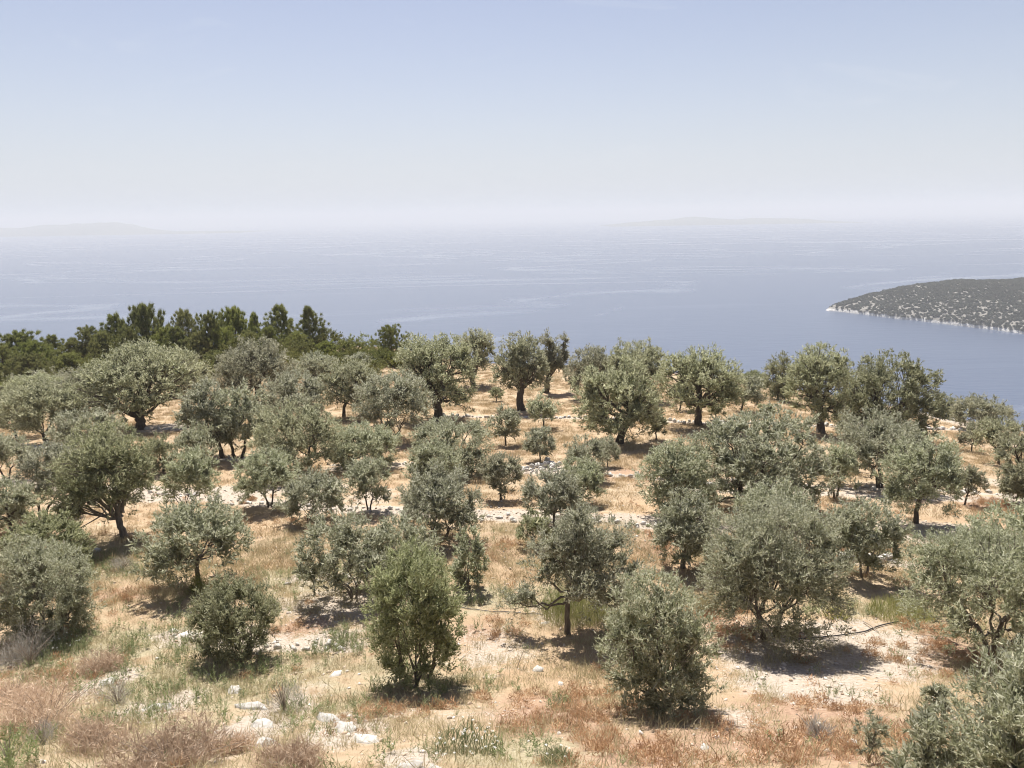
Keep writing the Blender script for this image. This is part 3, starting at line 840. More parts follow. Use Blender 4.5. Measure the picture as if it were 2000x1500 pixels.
# ------------------------------------------------------------------ olive trees
# id: (base px, base py, top py, crown left px, crown right px, leaf, style, label)   style: options for grow_olive, or like='id' to copy one
OLIVES = {
 # --- along the ridge
 'o1': (270, 838, 680, 165, 392, 'olive_old', dict(cb=.24, fork=.16, thick=.060, nlobe=11, open_=.03), 'big spreading old olive with three dark limbs left of centre, below the pines'),
 'o2': (505, 795, 666, 430, 578, 'olive_old', dict(cb=.18, nlobe=9), 'dense rounded olive right below the two rightmost tall pines'),
 'o3': (620, 748, 692, 575, 657, 'olive_silver', dict(cb=.30, open_=.14), 'small thin pale olive with visible stems behind the dense rounded ones'),
 'o4': (570, 818, 728, 505, 645, 'olive_silver', dict(cb=.15), 'grey-green olive squeezed between the dense rounded olive and the round two-stemmed one'),
 'o5': (672, 815, 706, 632, 742, 'olive_old', dict(cb=.2, thick=.03), 'olive with dark trunk just left of the round multi-stemmed olive'),
 'o6': (768, 860, 735, 690, 846, 'olive_silver', dict(cb=.30, fork=.12, stems=4, nlobe=9, thick=.035), 'round umbrella-like olive on four thin spreading stems, left of centre'),
 'o7': (852, 820, 660, 775, 932, 'olive_old', dict(cb=.16, fork=.25, thick=.055, nlobe=10), 'tall dark-hearted old olive at the left end of the far stone row'),
 'o8': (928, 754, 646, 888, 972, 'olive_old', dict(cb=.33, fork=.3, thick=.045, open_=.08), 'olive on the ridge with bare dark trunk, just behind the dark-hearted one'),
 'o9': (1020, 801, 656, 963, 1072, 'olive_old', dict(cb=.30, fork=.30, thick=.05, nlobe=9, open_=.06), 'upright olive with thick black forked trunk above the far stone row'),
 'o10': (1068, 767, 654, 1048, 1116, 'olive_old', dict(cb=.30, fork=.3, thick=.05, lobes=[(-.2, 0, .35, .28), (.22, .1, .4, .26), (-.15, 0, .75, .2), (.3, 0, .75, .17), (0, -.1, .45, .25)]), 'narrow olive with two upright tufts on the ridge'),
 'o11': (1150, 778, 682, 1105, 1202, 'olive_old', dict(cb=.15), 'pale olive on the ridge just right of the two-tufted one'),
 'o11b': (1232, 782, 671, 1178, 1302, 'olive_old', dict(cb=.15, nlobe=9), 'olive with ragged peaked top behind the leaning-trunk olive'),
 'o12': (1210, 866, 702, 1120, 1290, 'olive_old', dict(cb=.20, fork=.30, thick=.045, nlobe=10, lean=(.16, 0), open_=.04), 'broad olive with thick trunk leaning to the right, in the golden field'),
 'o13': (1365, 832, 686, 1286, 1442, 'olive_old', dict(cb=.28, fork=.28, thick=.048, nlobe=10, open_=.06), 'wide olive on a straight dark forked trunk, right of the leaning one'),
 'o14': (1448, 804, 737, 1422, 1490, 'olive_silver', dict(cb=.28, open_=.12), 'small slender olive under the right side of the wide forked one'),
 'o14b': (1328, 803, 748, 1300, 1350, 'olive_old', dict(like='o14'), 'small olive half hidden behind the left of the wide forked one'),
 'o15': (1602, 846, 678, 1530, 1652, 'olive_old', dict(cb=.24, fork=.30, thick=.045, nlobe=10, open_=.06), 'tall olive with straight dark trunk standing left of the biggest dark crown'),
 'o15b': (1520, 782, 697, 1488, 1552, 'olive_dark', dict(cb=.08), 'dark olive on the ridge behind the left of the tall straight-trunked one'),
 'o16': (1722, 850, 696, 1622, 1820, 'olive_dark', dict(cb=.05, fork=.15, thick=.045, nlobe=14, hull=.6), 'largest dense dark olive crown near the right edge of the ridge'),
 'o17': (1840, 815, 772, 1812, 1868, 'olive_dark', dict(cb=.05, like='o15b'), 'low dark olive bush on the ridge right of the largest dark crown'),
 'o18': (1908, 843, 779, 1860, 1966, 'olive_old', dict(cb=.12, stems=3, fork=.1), 'wide low olive with brighter top at the right end of the ridge'),
 'o19': (1950, 908, 820, 1900, 1988, 'olive_old', dict(cb=.32, open_=.1, thick=.028), 'small spreading olive on thin forked trunk near the right edge'),
 'o19b': (1898, 884, 828, 1884, 1930, 'olive_old', dict(like='o14'), 'little slanting olive beside the small spreading one near the right edge'),
 'o20': (2020, 990, 830, 1948, 2080, 'olive_old', dict(cb=.08, nlobe=9), 'olive cut by the right edge halfway down the slope'),
 # --- young trees in the golden field
 's1': (1063, 836, 770, 1030, 1090, 'olive_silver', dict(cb=.26, fork=.3, thick=.022), 'young round-headed olive, backmost of the three in the golden field'),
 's2': (988, 870, 798, 953, 1018, 'olive_silver', dict(cb=.28, fork=.3, thick=.024, open_=.05), 'young round-headed olive, leftmost of the three in the golden field'),
 's3': (1055, 902, 838, 1022, 1085, 'olive_silver', dict(cb=.24, fork=.3, thick=.024), 'young round-headed olive, frontmost of the three in the golden field'),
 's4': (969, 784, 758, 954, 985, 'olive_green', dict(like='s2'), 'tiny olive sapling left of the thick black forked trunk'),
 's5': (1280, 858, 812, 1262, 1299, 'olive_green', dict(cb=.3, open_=.18), 'tiny wispy olive sapling right of the leaning trunk'),
 's6': (1397, 820, 783, 1381, 1412, 'olive_green', dict(like='s5'), 'tiny olive sapling just right of the straight forked trunk'),
 's7': (1495, 822, 792, 1479, 1513, 'olive_green', dict(like='s5'), 'tiny lone olive sapling right of the small slender olive'),
 # --- middle of the slope, right half
 'm1': (1186, 912, 856, 1166, 1213, 'olive_silver', dict(like='s3'), 'small olive bush tucked below the leaning trunk'),
 'm2a': (1140, 938, 858, 1097, 1188, 'olive_silver', dict(cb=.08), 'fluffy silvery olive behind the pile of stones'),
 'm2b': (1136, 984, 902, 1092, 1178, 'olive_silver', dict(cb=.18, fork=.2), 'silvery olive with short dark trunk in front of the fluffy one by the stone pile'),
 'm3': (1312, 1005, 862, 1248, 1384, 'olive_silver', dict(cb=.06, nlobe=10), 'tall billowing silvery olive left of the widest mid-slope crown'),
 'm4': (1450, 990, 812, 1350, 1596, 'olive_silver', dict(cb=.10, nlobe=14, fork=.15, stems=2, thick=.035, hull=.5), 'widest many-lobed olive in the middle of the right slope'),
 'm5': (1718, 952, 813, 1614, 1802, 'olive_silver', dict(cb=.22, fork=.34, nlobe=11, lean=(-.1, 0), squash=.8, stems=2, thick=.035), 'umbrella-shaped olive with slanting bare limbs below the largest dark crown'),
 'm6': (1630, 974, 870, 1600, 1667, 'olive_silver', dict(cb=.34, fork=.2, open_=.08, stems=2), 'slim young olive left of the umbrella-shaped one'),
 'm7': (1790, 1023, 850, 1720, 1868, 'olive_silver', dict(cb=.26, fork=.30, nlobe=10, thick=.026), 'round olive on a slender straight trunk above the pale track at right'),
 'm8': (1884, 986, 912, 1866, 1918, 'olive_old', dict(cb=.32, open_=.06, thick=.024), 'small young olive right of the slender straight-trunked one'),
 'm9': (1505, 1085, 945, 1438, 1582, 'olive_silver', dict(cb=.1, nlobe=9), 'silvery olive peeking out above the large near olive right of centre'),
 'm10': (1335, 1110, 962, 1274, 1402, 'olive_silver', dict(cb=.12, nlobe=9), 'silvery olive directly below the tall billowing one'),
 'm11': (1687, 1128, 976, 1610, 1757, 'olive_silver', dict(cb=.22, fork=.20, stems=2, open_=.08, nlobe=9, thick=.022), 'airy olive with thin V-shaped stems by white stones at right'),
 # --- middle of the slope, centre
 'm12': (890, 928, 822, 805, 962, 'olive_silver', dict(cb=.06, nlobe=10), 'broad silvery olive below the round multi-stemmed one'),
 'm13': (850, 958, 866, 795, 905, 'olive_silver', dict(cb=.06), 'grey-green olive in front of the broad silvery one, left of centre'),
 'm14': (978, 977, 888, 938, 1020, 'olive_old', dict(cb=.30, fork=.30, thick=.026), 'small upright olive with clear trunk left of the stone pile'),
 'm15': (862, 1055, 917, 785, 942, 'olive_silver', dict(cb=.12, fork=.15, nlobe=10, stems=2), 'full silvery olive with dark slanting stems at centre left'),
 'm16': (1085, 1022, 921, 1020, 1137, 'olive_silver', dict(cb=.22, fork=.2, open_=.08), 'airy olive just below the stone pile at centre'),
 'm17': (1040, 1066, 1004, 1010, 1076, 'olive_green', dict(cb=.25, open_=.05, thick=.02), 'small yellow-green olive behind the near centre olive'),
 'm18': (922, 1150, 1032, 885, 952, 'olive_silver', dict(cb=.06, open_=.14, stems=3, fork=.08, up=1.0), 'thin upright olive shoots right of the tall green bush'),
 # --- middle of the slope, left half
 'm19': (722, 1000, 896, 680, 767, 'olive_silver', dict(cb=.28, fork=.25, open_=.10, stems=2, thick=.022), 'slim open olive on two thin stems left of centre, by the pale track'),
 'm20': (715, 912, 832, 640, 782, 'olive_silver', dict(cb=.05), 'low spreading olive under the round multi-stemmed one'),
 'm21': (592, 926, 786, 505, 670, 'olive_old', dict(cb=.18, fork=.22, nlobe=10, thick=.032, stems=2), 'large round-crowned olive with short dark trunk in the middle of the left slope'),
 'm22': (528, 992, 880, 464, 590, 'olive_silver', dict(cb=.24, fork=.25, thick=.022, stems=2), 'round olive on two thin stems at the end of the pale track'),
 'm23': (606, 1018, 925, 552, 682, 'olive_silver', dict(cb=.22, fork=.1, stems=4, open_=.12, thick=.024), 'loose many-stemmed olive right of the pale track'),
 'm24': (437, 893, 746, 362, 470, 'olive_silver', dict(cb=.16, fork=.22, thick=.03), 'olive with bent dark trunk, left one of a close pair'),
 'm24b': (464, 894, 760, 425, 532, 'olive_silver', dict(cb=.24, fork=.3, stems=2, thick=.03), 'olive on two straight dark trunks, right one of a close pair'),
 'm25': (362, 1005, 880, 328, 427, 'olive_silver', dict(cb=.26, fork=.15, stems=3, open_=.05, thick=.02), 'upright feathery olive on thin stems left of the pale track'),
 'm25b': (392, 918, 832, 350, 432, 'olive_silver', dict(like='m2a'), 'silvery olive behind the upright feathery one'),
 'm26': (245, 1050, 832, 132, 310, 'olive_green', dict(cb=.20, fork=.17, nlobe=11, thick=.030, stems=1), 'large dark-leaved olive with low forking black trunk in the left foreground'),
 'm27': (80, 1008, 870, 58, 172, 'olive_silver', dict(cb=.26, fork=.2, lean=(.12, 0), stems=2, open_=.1, thick=.024), 'thin olive with stems slanting right near the left edge'),
 'm28': (14, 938, 850, -40, 66, 'olive_silver', dict(cb=.34, fork=.25, stems=2, open_=.1, thick=.026), 'airy little olive with forked stem at the left edge'),
 'm29': (190, 892, 802, 108, 252, 'olive_silver', dict(cb=.06, nlobe=9), 'wide low silvery olive below the big spreading old one'),
 'm30': (95, 866, 746, 30, 172, 'olive_old', dict(cb=.20, fork=.12, stems=3, nlobe=9, thick=.036), 'dark-stemmed olive left of the big spreading old one'),
 'm30b': (34, 856, 758, -40, 62, 'olive_old', dict(like='m21'), 'rounded olive at the left edge beside the dark-stemmed one'),
 'm31': (182, 802, 722, 108, 232, 'olive_old', dict(like='o2'), 'olive crown just behind the left side of the big spreading old one'),
 'm31b': (70, 800, 736, 12, 132, 'olive_old', dict(like='o11b'), 'pale olive crown near the left edge below the leftmost pine'),
 'm31c': (362, 772, 690, 305, 412, 'olive_old', dict(like='o4'), 'olive crown just behind the right side of the big spreading old one'),
 'm32': (20, 1045, 940, -30, 78, 'olive_silver', dict(cb=.12, open_=.1), 'pale loose olive at the left edge behind the near bushes'),
 'm33': (318, 922, 852, 282, 348, 'olive_green', dict(like='m2a'), 'small green olive between the large dark-leaved and the upright feathery one'),
 # --- near
 'n1': (98, 1125, 1008, 12, 178, 'olive_green', dict(cb=.04, nlobe=9), 'bright green olive bush behind the left foreground bush'),
 'n2': (105, 1238, 1060, 4, 186, 'olive_silver', dict(cb=.03, fork=.1, nlobe=11, stems=3), 'bushy grey-green olive reaching the ground at the left foreground'),
 'n3': (392, 1142, 985, 290, 492, 'olive_silver', dict(cb=.30, fork=.32, nlobe=10, thick=.028, open_=.10), 'rounded silvery olive on short slanting trunk behind the low green bush'),
 'n4': (690, 1168, 1006, 585, 765, 'olive_silver', dict(dens=.75, cb=.14, fork=.15, nlobe=10, stems=3, open_=.08, thick=.022), 'silvery olive with thin pale stems left of the tall green bush'),
 'n4b': (800, 1130, 1010, 718, 862, 'olive_silver', dict(cb=.08, nlobe=9), 'silvery olive crown right behind the tall green bush'),
 'n5': (468, 1285, 1140, 380, 544, 'olive_green', dict(cb=.11, fork=.05, nlobe=9, stems=4, up=1.1, fill=.4), 'low round bright green olive bush in the foreground'),
 'n6': (815, 1332, 1076, 728, 908, 'olive_green', dict(cb=.11, fork=.06, nlobe=11, stems=4, up=1.1, fill=.4, squash=1.1), 'tall dense green olive bush with black shadow, centre foreground'),
 'n7': (1110, 1236, 996, 955, 1275, 'olive_silver', dict(dens=.55, cb=.27, fork=.29, thick=.022, open_=.10,
        lobes=[(-.02, 0, .62, .24), (.20, .05, .58, .22), (.34, .0, .45, .17), (.1, -.2, .42, .22), (.05, .22, .5, .24), (-.15, .1, .5, .18), (-.36, .0, .20, .15), (-.24, -.05, .28, .10), (.25, -.1, .30, .16), (.05, 0, .80, .16)]), 'airy olive with bare trunk and a low side branch, centre foreground'),
 'n8': (1300, 1388, 1130, 1175, 1390, 'olive_silver', dict(cb=.11, fork=.14, nlobe=11, stems=3, up=.9, fill=.45), 'egg-shaped silvery olive bush with dark shadow, right of centre foreground'),
 'n9': (1502, 1246, 986, 1372, 1636, 'olive_silver', dict(cb=.14, fork=.20, nlobe=13, stems=2, thick=.028), 'largest full silvery olive of the right foreground, on a short trunk'),
 'n10': (1935, 1282, 1040, 1765, 2080, 'olive_silver', dict(dens=.8, cb=.24, fork=.24, nlobe=12, stems=3, thick=.032, open_=.1), 'silvery olive with twisting pale stems at the right edge foreground'),
 'n10b': (1975, 1140, 985, 1865, 2080, 'olive_silver', dict(like='n4'), 'pale olive crown behind the twisting-stemmed one at the right edge'),
 'n11': (2000, 1600, 1275, 1845, 2150, 'olive_silver', dict(cb=.02, fork=.05, nlobe=11, stems=4, up=1.0, fill=.4), 'nearest silvery olive bush in the bottom right corner'),
 'n11b': (1825, 1590, 1400, 1745, 1905, 'olive_silver', dict(cb=.02, fork=.05, stems=3, up=1.0, open_=.05), 'low silvery olive shoots beside the bottom right corner bush'),
 'n12': (1697, 1492, 1402, 1672, 1728, 'olive_silver', dict(dens=.3, cb=.3, fork=.3, open_=.2, nlobe=4), 'small thin olive sapling at the bottom right, left of the corner bush'),
 'n13': (1822, 1405, 1340, 1800, 1856, 'olive_silver', dict(dens=.22, cb=.3, fork=.3, open_=.2, nlobe=4), 'faint olive sapling above the low shoots at the bottom right'),
}
DONE = {}
def plant_olive(key):
    bx, by, ty, xl, xr, leafmat, st, label = OLIVES[key]
    st = dict(st)
    base, t = on_ground(bx, by)
    W = 0.96 * (xr - xl) * t / FPX; H = height_for(base, ty - 2)
    like = st.pop('like', None); dens = st.pop('dens', 1.0)
    root = empty('olive_tree', base - np.array([0, 0, 0.02]))
    root['group'] = 'olive trees of the terraced grove'
    tag(root, label, 'olive tree')
    seed = sum(ord(c) * (i + 3) * 131 for i, c in enumerate(key)) % 99991
    if like:
        dW, dH, tm, lm, cm = DONE[like]
        root.scale = (W / dW, W / dW, H / dH)
        root.rotation_euler[2] = (seed % 628) / 100.0
        cm2 = cm
        if cm.materials[0] != M[leafmat]:
            cm2 = cm.copy(); cm2.materials.clear(); cm2.materials.append(M[leafmat])
        woods = tm.materials[0]
    else:
        shift = (0.5 * (xl + xr) - bx) * t / FPX
        if t < 11.5: leaf, tri, tw, cap = (0.055, 0.016), True, 0.16, 120000
        elif t < 21: leaf, tri, tw, cap = (0.062, 0.021), True, 0.17, 64000
        elif t < 40: leaf, tri, tw, cap = (0.10, 0.036), True, 0.23, 30000
        else: leaf, tri, tw, cap = (0.155, 0.058), True, 0.34, 31000
        cb = st.get('cb', .28)
        if cb < 0.12: cb *= 0.7
        st['cb'] = cb
        tw = min(tw, 0.16 * W)
        area = math.pi * W * 0.9 * (H * (1 - cb)) * 0.85 + 0.5 * W * W
        n = int(1.7 * dens * area / (0.5 * leaf[0] * leaf[1]))
        n = max(n, int(2500 * dens))
        if n > cap * dens:
            k_ = min(1.9, math.sqrt(n / (dens * cap))); leaf = (leaf[0] * k_, leaf[1] * k_); n = int(cap * dens)
        st.setdefault('lean', (0.35 * shift / W, 0))
        tm, lm, cm = grow_olive(seed, W, H, leaf=leaf, nleaf=n, tri=tri, twig=tw, **st)
        if abs(shift) > 0.02:
            for me in lm + [cm]:
                co = np.zeros(len(me.vertices) * 3, np.float32); me.vertices.foreach_get('co', co)
                co = co.reshape(-1, 3); fk = st.get('fork', .28) * H
                co[:, 0] += shift * np.clip((co[:, 2] - fk * 0.9) / (0.25 * H), 0, 1) if me is not cm else shift
                me.vertices.foreach_set('co', co.ravel())
        woods = M['bark_grey'] if t < 28 else M['bark']
        DONE[key] = (W, H, tm, lm, cm)
        cm2 = cm
    link('trunk', tm, woods, root)
    for l in lm: link('limb', l, woods, root)
    link('crown', cm2, M[leafmat], root)
for k in OLIVES:
    if 'like' not in OLIVES[k][6]: plant_olive(k)
for k in OLIVES:
    if 'like' in OLIVES[k][6]:
        OLIVES[k][6].pop('cb', None); plant_olive(k)

# ------------------------------------------------------------------ pines behind the ridge on the left
PINES = [
 (15, 676, -30, 55, 752, 'pine', 2, 'dark pine cut by the left edge in front of the broad one'),
 (62, 694, 25, 105, 756, 'pine', 0, 'low dark pine in the front of the left edge group'),
 (140, 690, 108, 175, 738, 'pine_light', 3, 'low light pine in front of the slim second pine'),
 (640, 668, 612, 672, 712, 'pine_light', 0, 'low rounded pine below the domed green shrub'),
 (75, 668, 40, 120, 742, 'pine', 3, 'low bushy pine between the two leftmost pines'),
 (150, 664, 125, 180, 722, 'pine_light', 0, 'short light pine between the second and third pines'),
 (208, 650, 185, 240, 722, 'pine_light', 3, 'short bushy pine in front of the feathery pine'),
 (262, 640, 235, 290, 722, 'pine', 2, 'short dark pine left in front of the tallest left pine'),
 (350, 640, 320, 385, 716, 'pine', 4, 'short dark pine in front of the yellow-green one'),
 (395, 650, 365, 425, 716, 'pine_light', 0, 'low light pine before the dark-based pine'),
 (442, 640, 415, 475, 712, 'pine_light', 2, 'low yellow-green pine left of the bushy pine'),
 (490, 648, 460, 525, 708, 'pine_light', 0, 'low rounded pine right of the bushy pine'),
 (530, 640, 505, 560, 706, 'pine', 3, 'low dark pine left of the two right pines'),
 (582, 650, 555, 612, 702, 'pine_light', 2, 'low light pine between the two right pines'),
  # x, top py, left, right, base py, leaf, prototype, label
 (45, 652, -15, 98, 742, 'pine', 0, 'broad dark pine at the left edge'),
 (108, 655, 84, 142, 722, 'pine', 1, 'slim pine second from the left edge'),
 (182, 640, 148, 216, 718, 'pine', 2, 'pine left of the tall cluster, third from the left edge'),
 (235, 616, 203, 268, 712, 'pine', 1, 'pine with feathery top just left of the tallest left pine'),
 (290, 597, 252, 330, 712, 'pine', 3, 'tallest dark pine of the left cluster'),
 (328, 642, 296, 352, 716, 'pine_light', 0, 'short yellowish pine in front of the tallest left pine'),
 (370, 608, 338, 402, 704, 'pine_light', 2, 'yellow-green pine right of the tallest left pine'),
 (418, 614, 388, 450, 712, 'pine', 0, 'dark-based pine in the middle of the row'),
 (466, 602, 430, 500, 702, 'pine_light', 3, 'bushy pine with many tips in the middle of the row'),
 (502, 612, 484, 522, 694, 'pine', 1, 'thin dark pine tip between the bushy and the two right pines'),
 (552, 597, 518, 590, 694, 'pine_light', 4, 'tall conical pine, left of the two at the right end of the row'),
 (610, 600, 578, 642, 696, 'pine', 4, 'tall conical dark pine at the right end of the row'),
 (765, 636, 734, 796, 702, 'pine', 2, 'lone dark pine on the ridge above the dark-hearted olive'),
 (868, 641, 850, 886, 694, 'pine', 1, 'pine tip showing above the olives left of centre'),
]
PP = {}
for x, ty, xl, xr, by, leafmat, proto, label in PINES:
    base, t = on_ground(x, by)
    W = (xr - xl) * t / FPX * 1.4; H = height_for(base, ty)
    if proto not in PP:
        PP[proto] = (W, H, grow_pine(900 + proto * 7, W, H, 40000, (0.27, 0.036), 0.0, [0.7, 0.8, 0.6, 0.75, 0.9][proto], 0.35))
    w0, h0, (tm, bm, cm) = PP[proto]
    root = empty('pine_tree', base - np.array([0, 0, 0.1])); root.scale = (W / w0, W / w0, H / h0)
    root.rotation_euler[2] = (x * 37 % 628) / 100.0
    tag(root, label, 'pine tree', 'pines behind the ridge')
    link('trunk', tm, M['bark_pine'], root); link('branches', bm, M['bark_pine'], root)
    if cm.materials and cm.materials[0] != M[leafmat]:
        key = (proto, leafmat)
        if key not in PP:
            c2 = cm.copy(); c2.materials.clear(); c2.materials.append(M[leafmat]); PP[key] = c2
        cm = PP[key]
    link('crown', cm, M[leafmat], root)

# ------------------------------------------------------------------ wild shrubs among the pines and on the ridge
SHRUBS = [
 (675, 706, 662, 640, 715, 'maquis', 'green shrub between the domed and the bright yellow-green shrubs'),
 (755, 716, 690, 725, 790, 'maquis', 'low green shrub under the right side of the lone pine'),
 (700, 735, 702, 660, 745, 'maquis', 'dull green shrub above the thin pale olive at the ridge'),
 (30, 752, 705, -30, 95, 'pine', 'dark shrub under the broad pine at the left edge'),
 (112, 740, 690, 75, 160, 'maquis', 'green shrub at the foot of the slim second pine'),
 (205, 735, 690, 170, 245, 'maquis', 'dull green shrub just left of the foot of the tallest left pine'),
 (345, 728, 680, 310, 385, 'pine', 'dark green shrub between the tallest left and yellow-green pines'),
 (440, 735, 688, 400, 480, 'pine', 'dark shrub in shade under the dark-based pine'),
 (545, 735, 690, 510, 590, 'maquis', 'green shrub right above the dense rounded olive'),
 (645, 740, 705, 605, 690, 'maquis', 'dark green spreading shrub above the olives left of centre'),
 (90, 765, 725, 45, 140, 'olive_silver', 'grey-green shrub below the slim second pine'),
  # x, base py, top py, left, right, leaf, label
 (648, 694, 645, 618, 676, 'maquis', 'domed green shrub right of the rightmost tall pine'),
 (706, 700, 655, 680, 732, 'pine_light', 'bright yellow-green young conifer shrub left of the lone pine'),
 (575, 716, 660, 545, 615, 'maquis', 'green shrub at the foot of the two right pines'),
 (612, 722, 684, 575, 655, 'maquis_yellow', 'low yellow-green shrub below the domed green shrub'),
 (660, 722, 690, 620, 700, 'maquis', 'spreading low shrub below the bright yellow-green one'),
 (150, 722, 696, 112, 190, 'maquis_yellow', 'low yellow shrub between the leftmost pines and the olives'),
 (172, 705, 672, 150, 200, 'maquis', 'rounded dull shrub in front of the third pine'),
 (240, 722, 668, 205, 275, 'maquis', 'green shrub filling the foot of the feathery pine'),
 (385, 716, 660, 350, 425, 'maquis', 'green shrub under the yellow-green pine'),
 (470, 712, 655, 430, 515, 'maquis', 'wide green shrub at the foot of the bushy pine'),
 (520, 705, 658, 495, 550, 'maquis', 'green shrub at the foot of the thin pine tip'),
 (400, 735, 705, 370, 430, 'maquis_yellow', 'yellow-green shrub beside the pale stones under the pines'),
 (290, 730, 690, 250, 340, 'pine', 'dark shrub under the tallest left pine'),
 (735, 712, 680, 712, 765, 'maquis', 'small green shrub at the foot of the lone pine'),
 (790, 715, 690, 765, 815, 'maquis_yellow', 'low yellowish shrub right of the lone pine'),
 (705, 722, 690, 685, 728, 'olive_silver', 'small grey shrub below the bright yellow-green conifer'),
 (1470, 752, 728, 1448, 1498, 'olive_dark', 'low dark shrub at the ridge between the wide forked and the tall olive'),
 (1862, 815, 790, 1838, 1885, 'olive_dark', 'low shrub on the ridge left of the wide low olive'),
 (20, 790, 735, -30, 70, 'olive_dark', 'grey-green shrub below the broad pine at the left edge'),
]
for i, (x, by, ty, xl, xr, leafmat, label) in enumerate(SHRUBS):
    base, t = on_ground(x, by)
    W = (xr - xl) * t / FPX; H = height_for(base, ty)
    W *= 1.15
    st, lm, cr = grow_olive(300 + i * 7, W, H, cb=.03, fork=.1, stems=3, nlobe=7, leaf=(0.17, 0.065), nleaf=7500, tri=True, twig=min(0.3, 0.12 * W), hull=.35)
    root = empty('shrub', base)
    tag(root, label, 'shrub', 'wild shrubs on the ridge')
    link('stem', st, M['bark'], root); link('crown', cr, M[leafmat], root)
# ------------------------------------------------------------------ stones
def lump_mesh(seed, sub=2, rough=0.35, flat=0.65):
    import bmesh
    rng = np.random.default_rng(seed)
    bm = bmesh.new(); bmesh.ops.create_icosphere(bm, subdivisions=sub, radius=1.0)
    V = np.array([v.co[:] for v in bm.verts]); F = np.array([[v.index for v in f.verts] for f in bm.faces]); bm.free()
    for _ in range(7 if sub < 3 else 16):    # chop flat faces
        n = unit(rng.normal(size=3)); dcut = rng.uniform(0.42, 0.85)
        d = V @ n; V = V - np.outer(np.maximum(d - dcut, 0), n)
    V = V * (1 + rough * 0.125 * rng.normal(size=(len(V), 1)) + (0.35 * fbm(V[:, 0] * 2.2 + seed, V[:, 1] * 2.2 + V[:, 2] * 1.7, seed, 4)[:, None] if sub > 2 else 0))
    V[:, 2] *= flat; V[:, 1] *= rng.uniform(0.7, 1.0)
    V[:, 2] += flat * 0.35
    me = mesh_np('stone', V, F, 3, False); me.materials.append(M['stone'])
    return me
LUMPS = [lump_mesh(40 + i, 1, 0.3, [0.6, 0.8, 0.5, 0.7, 0.9, 0.6][i]) for i in range(6)]
for _m in LUMPS: _m.materials[0] = M['stone_pale']
BOULD = [lump_mesh(80 + i, 3, 0.25, [0.5, 0.6, 0.45, 0.7, 0.4][i]) for i in range(5)]

def stone_row(label, pts, size, step, seed, rows=1, jitter=0.25, n_pile=0):
    rng = np.random.default_rng(seed)
    G = np.array([on_ground(*p)[0] for p in pts])
    seg = np.linalg.norm(np.diff(G[:, :2], axis=0), axis=1); L = np.concatenate([[0], np.cumsum(seg)])
    root = empty('stone_wall', G[len(G) // 2])
    tag(root, label, 'stone wall', 'dry stone terrace edges', 'thing')
    org = G[len(G) // 2]
    s = 0.0
    while s < L[-1]:
        x = np.interp(s, L, G[:, 0]); y = np.interp(s, L, G[:, 1])
        if vnoise(s / 2.3, s * 0 + seed, 7) > -0.40:
            for r in range(rows):
                q = size * 1.25 * rng.uniform(0.55, 1.3)
                xx = x + rng.normal() * jitter * 0.5; yy = y + rng.normal() * jitter + r * 0.22
                st = link('stone', LUMPS[rng.integers(6)], None, root)
                st.location = np.array([xx, yy, float(ground(xx, yy)) - 0.06 * q + r * 0.12]) - org
                st.scale = (q * rng.uniform(0.8, 1.4), q * rng.uniform(0.7, 1.1), q * rng.uniform(0.9, 1.5))
                st.rotation_euler = (rng.normal() * 0.2, rng.normal() * 0.2, rng.uniform(0, 6.28))
        s += 0.8 * step * rng.uniform(0.6, 1.5)
for _r in STONE_ROWS: stone_row(*_r)

ROCKS = [  # px, py, width px, stretch, rot, label
 (205, 1338, 62, 1.5, -.5, 'grey-white rock behind the brown cushion at lower left'),
 (300, 1388, 58, 1.7, .2, 'flat white rock among green weeds at lower left'),
 (455, 1352, 44, 1.3, -.6, 'small white rock at the top of the pale outcrop, lower left'),
 (488, 1382, 66, 1.8, -.15, 'white ledge of the pale outcrop, lower left'),
 (505, 1420, 70, 1.5, -.7, 'broad white slab in the pale outcrop, lower left'),
 (520, 1462, 76, 1.7, .1, 'lowest white slab of the pale outcrop, lower left'),
 (640, 1408, 62, 1.8, -.7, 'upper end of the white rock rib, bottom left of centre'),
 (675, 1428, 64, 1.6, -.6, 'middle of the white rock rib, bottom left of centre'),
 (715, 1450, 70, 1.5, -.6, 'lower end of the white rock rib, bottom left of centre'),
 (790, 1496, 60, 1.9, .1, 'white rock cut by the bottom edge, left of centre'),
 (850, 1500, 50, 1.6, .1, 'small white rock at the bottom edge beside the flowers'),
 (362, 1240, 30, 1.3, .1, 'single white stone left of the low green bush'),
 (338, 1232, 20, 1.2, .6, 'smaller white stone beside the one left of the low green bush'),
 (680, 1400, 18, 1.2, .3, 'little white stone above the white rock rib'),
 (1062, 1220, 22, 1.2, .4, 'pale stone left of the bare trunk at centre'),
 (1048, 1312, 26, 1.3, .2, 'pale flat stone right of the tall green bush shadow'),
 (1375, 1462, 22, 1.2, .2, 'pale stone below the egg-shaped bush shadow'),
 (1662, 1458, 24, 1.3, .4, 'white stone near the bottom right sapling'),
 (1780, 1292, 26, 1.4, .7, 'white stone among rust-coloured plants at right'),
 (180, 1076, 34, 1.6, .1, 'white stone beside the left foreground bushes'),
 (1455, 1275, 22, 1.4, .2, 'small stone at the edge of the largest near shadow'),
 (1700, 1283, 18, 1.2, .9, 'pale stone on the gravel under the black pipe'),
 (1095, 1335, 14, 1.2, .9, 'small white stone on bare soil at centre'),
 (655, 1320, 26, 1.2, .9, 'ochre stone left of the tall green bush'),
]
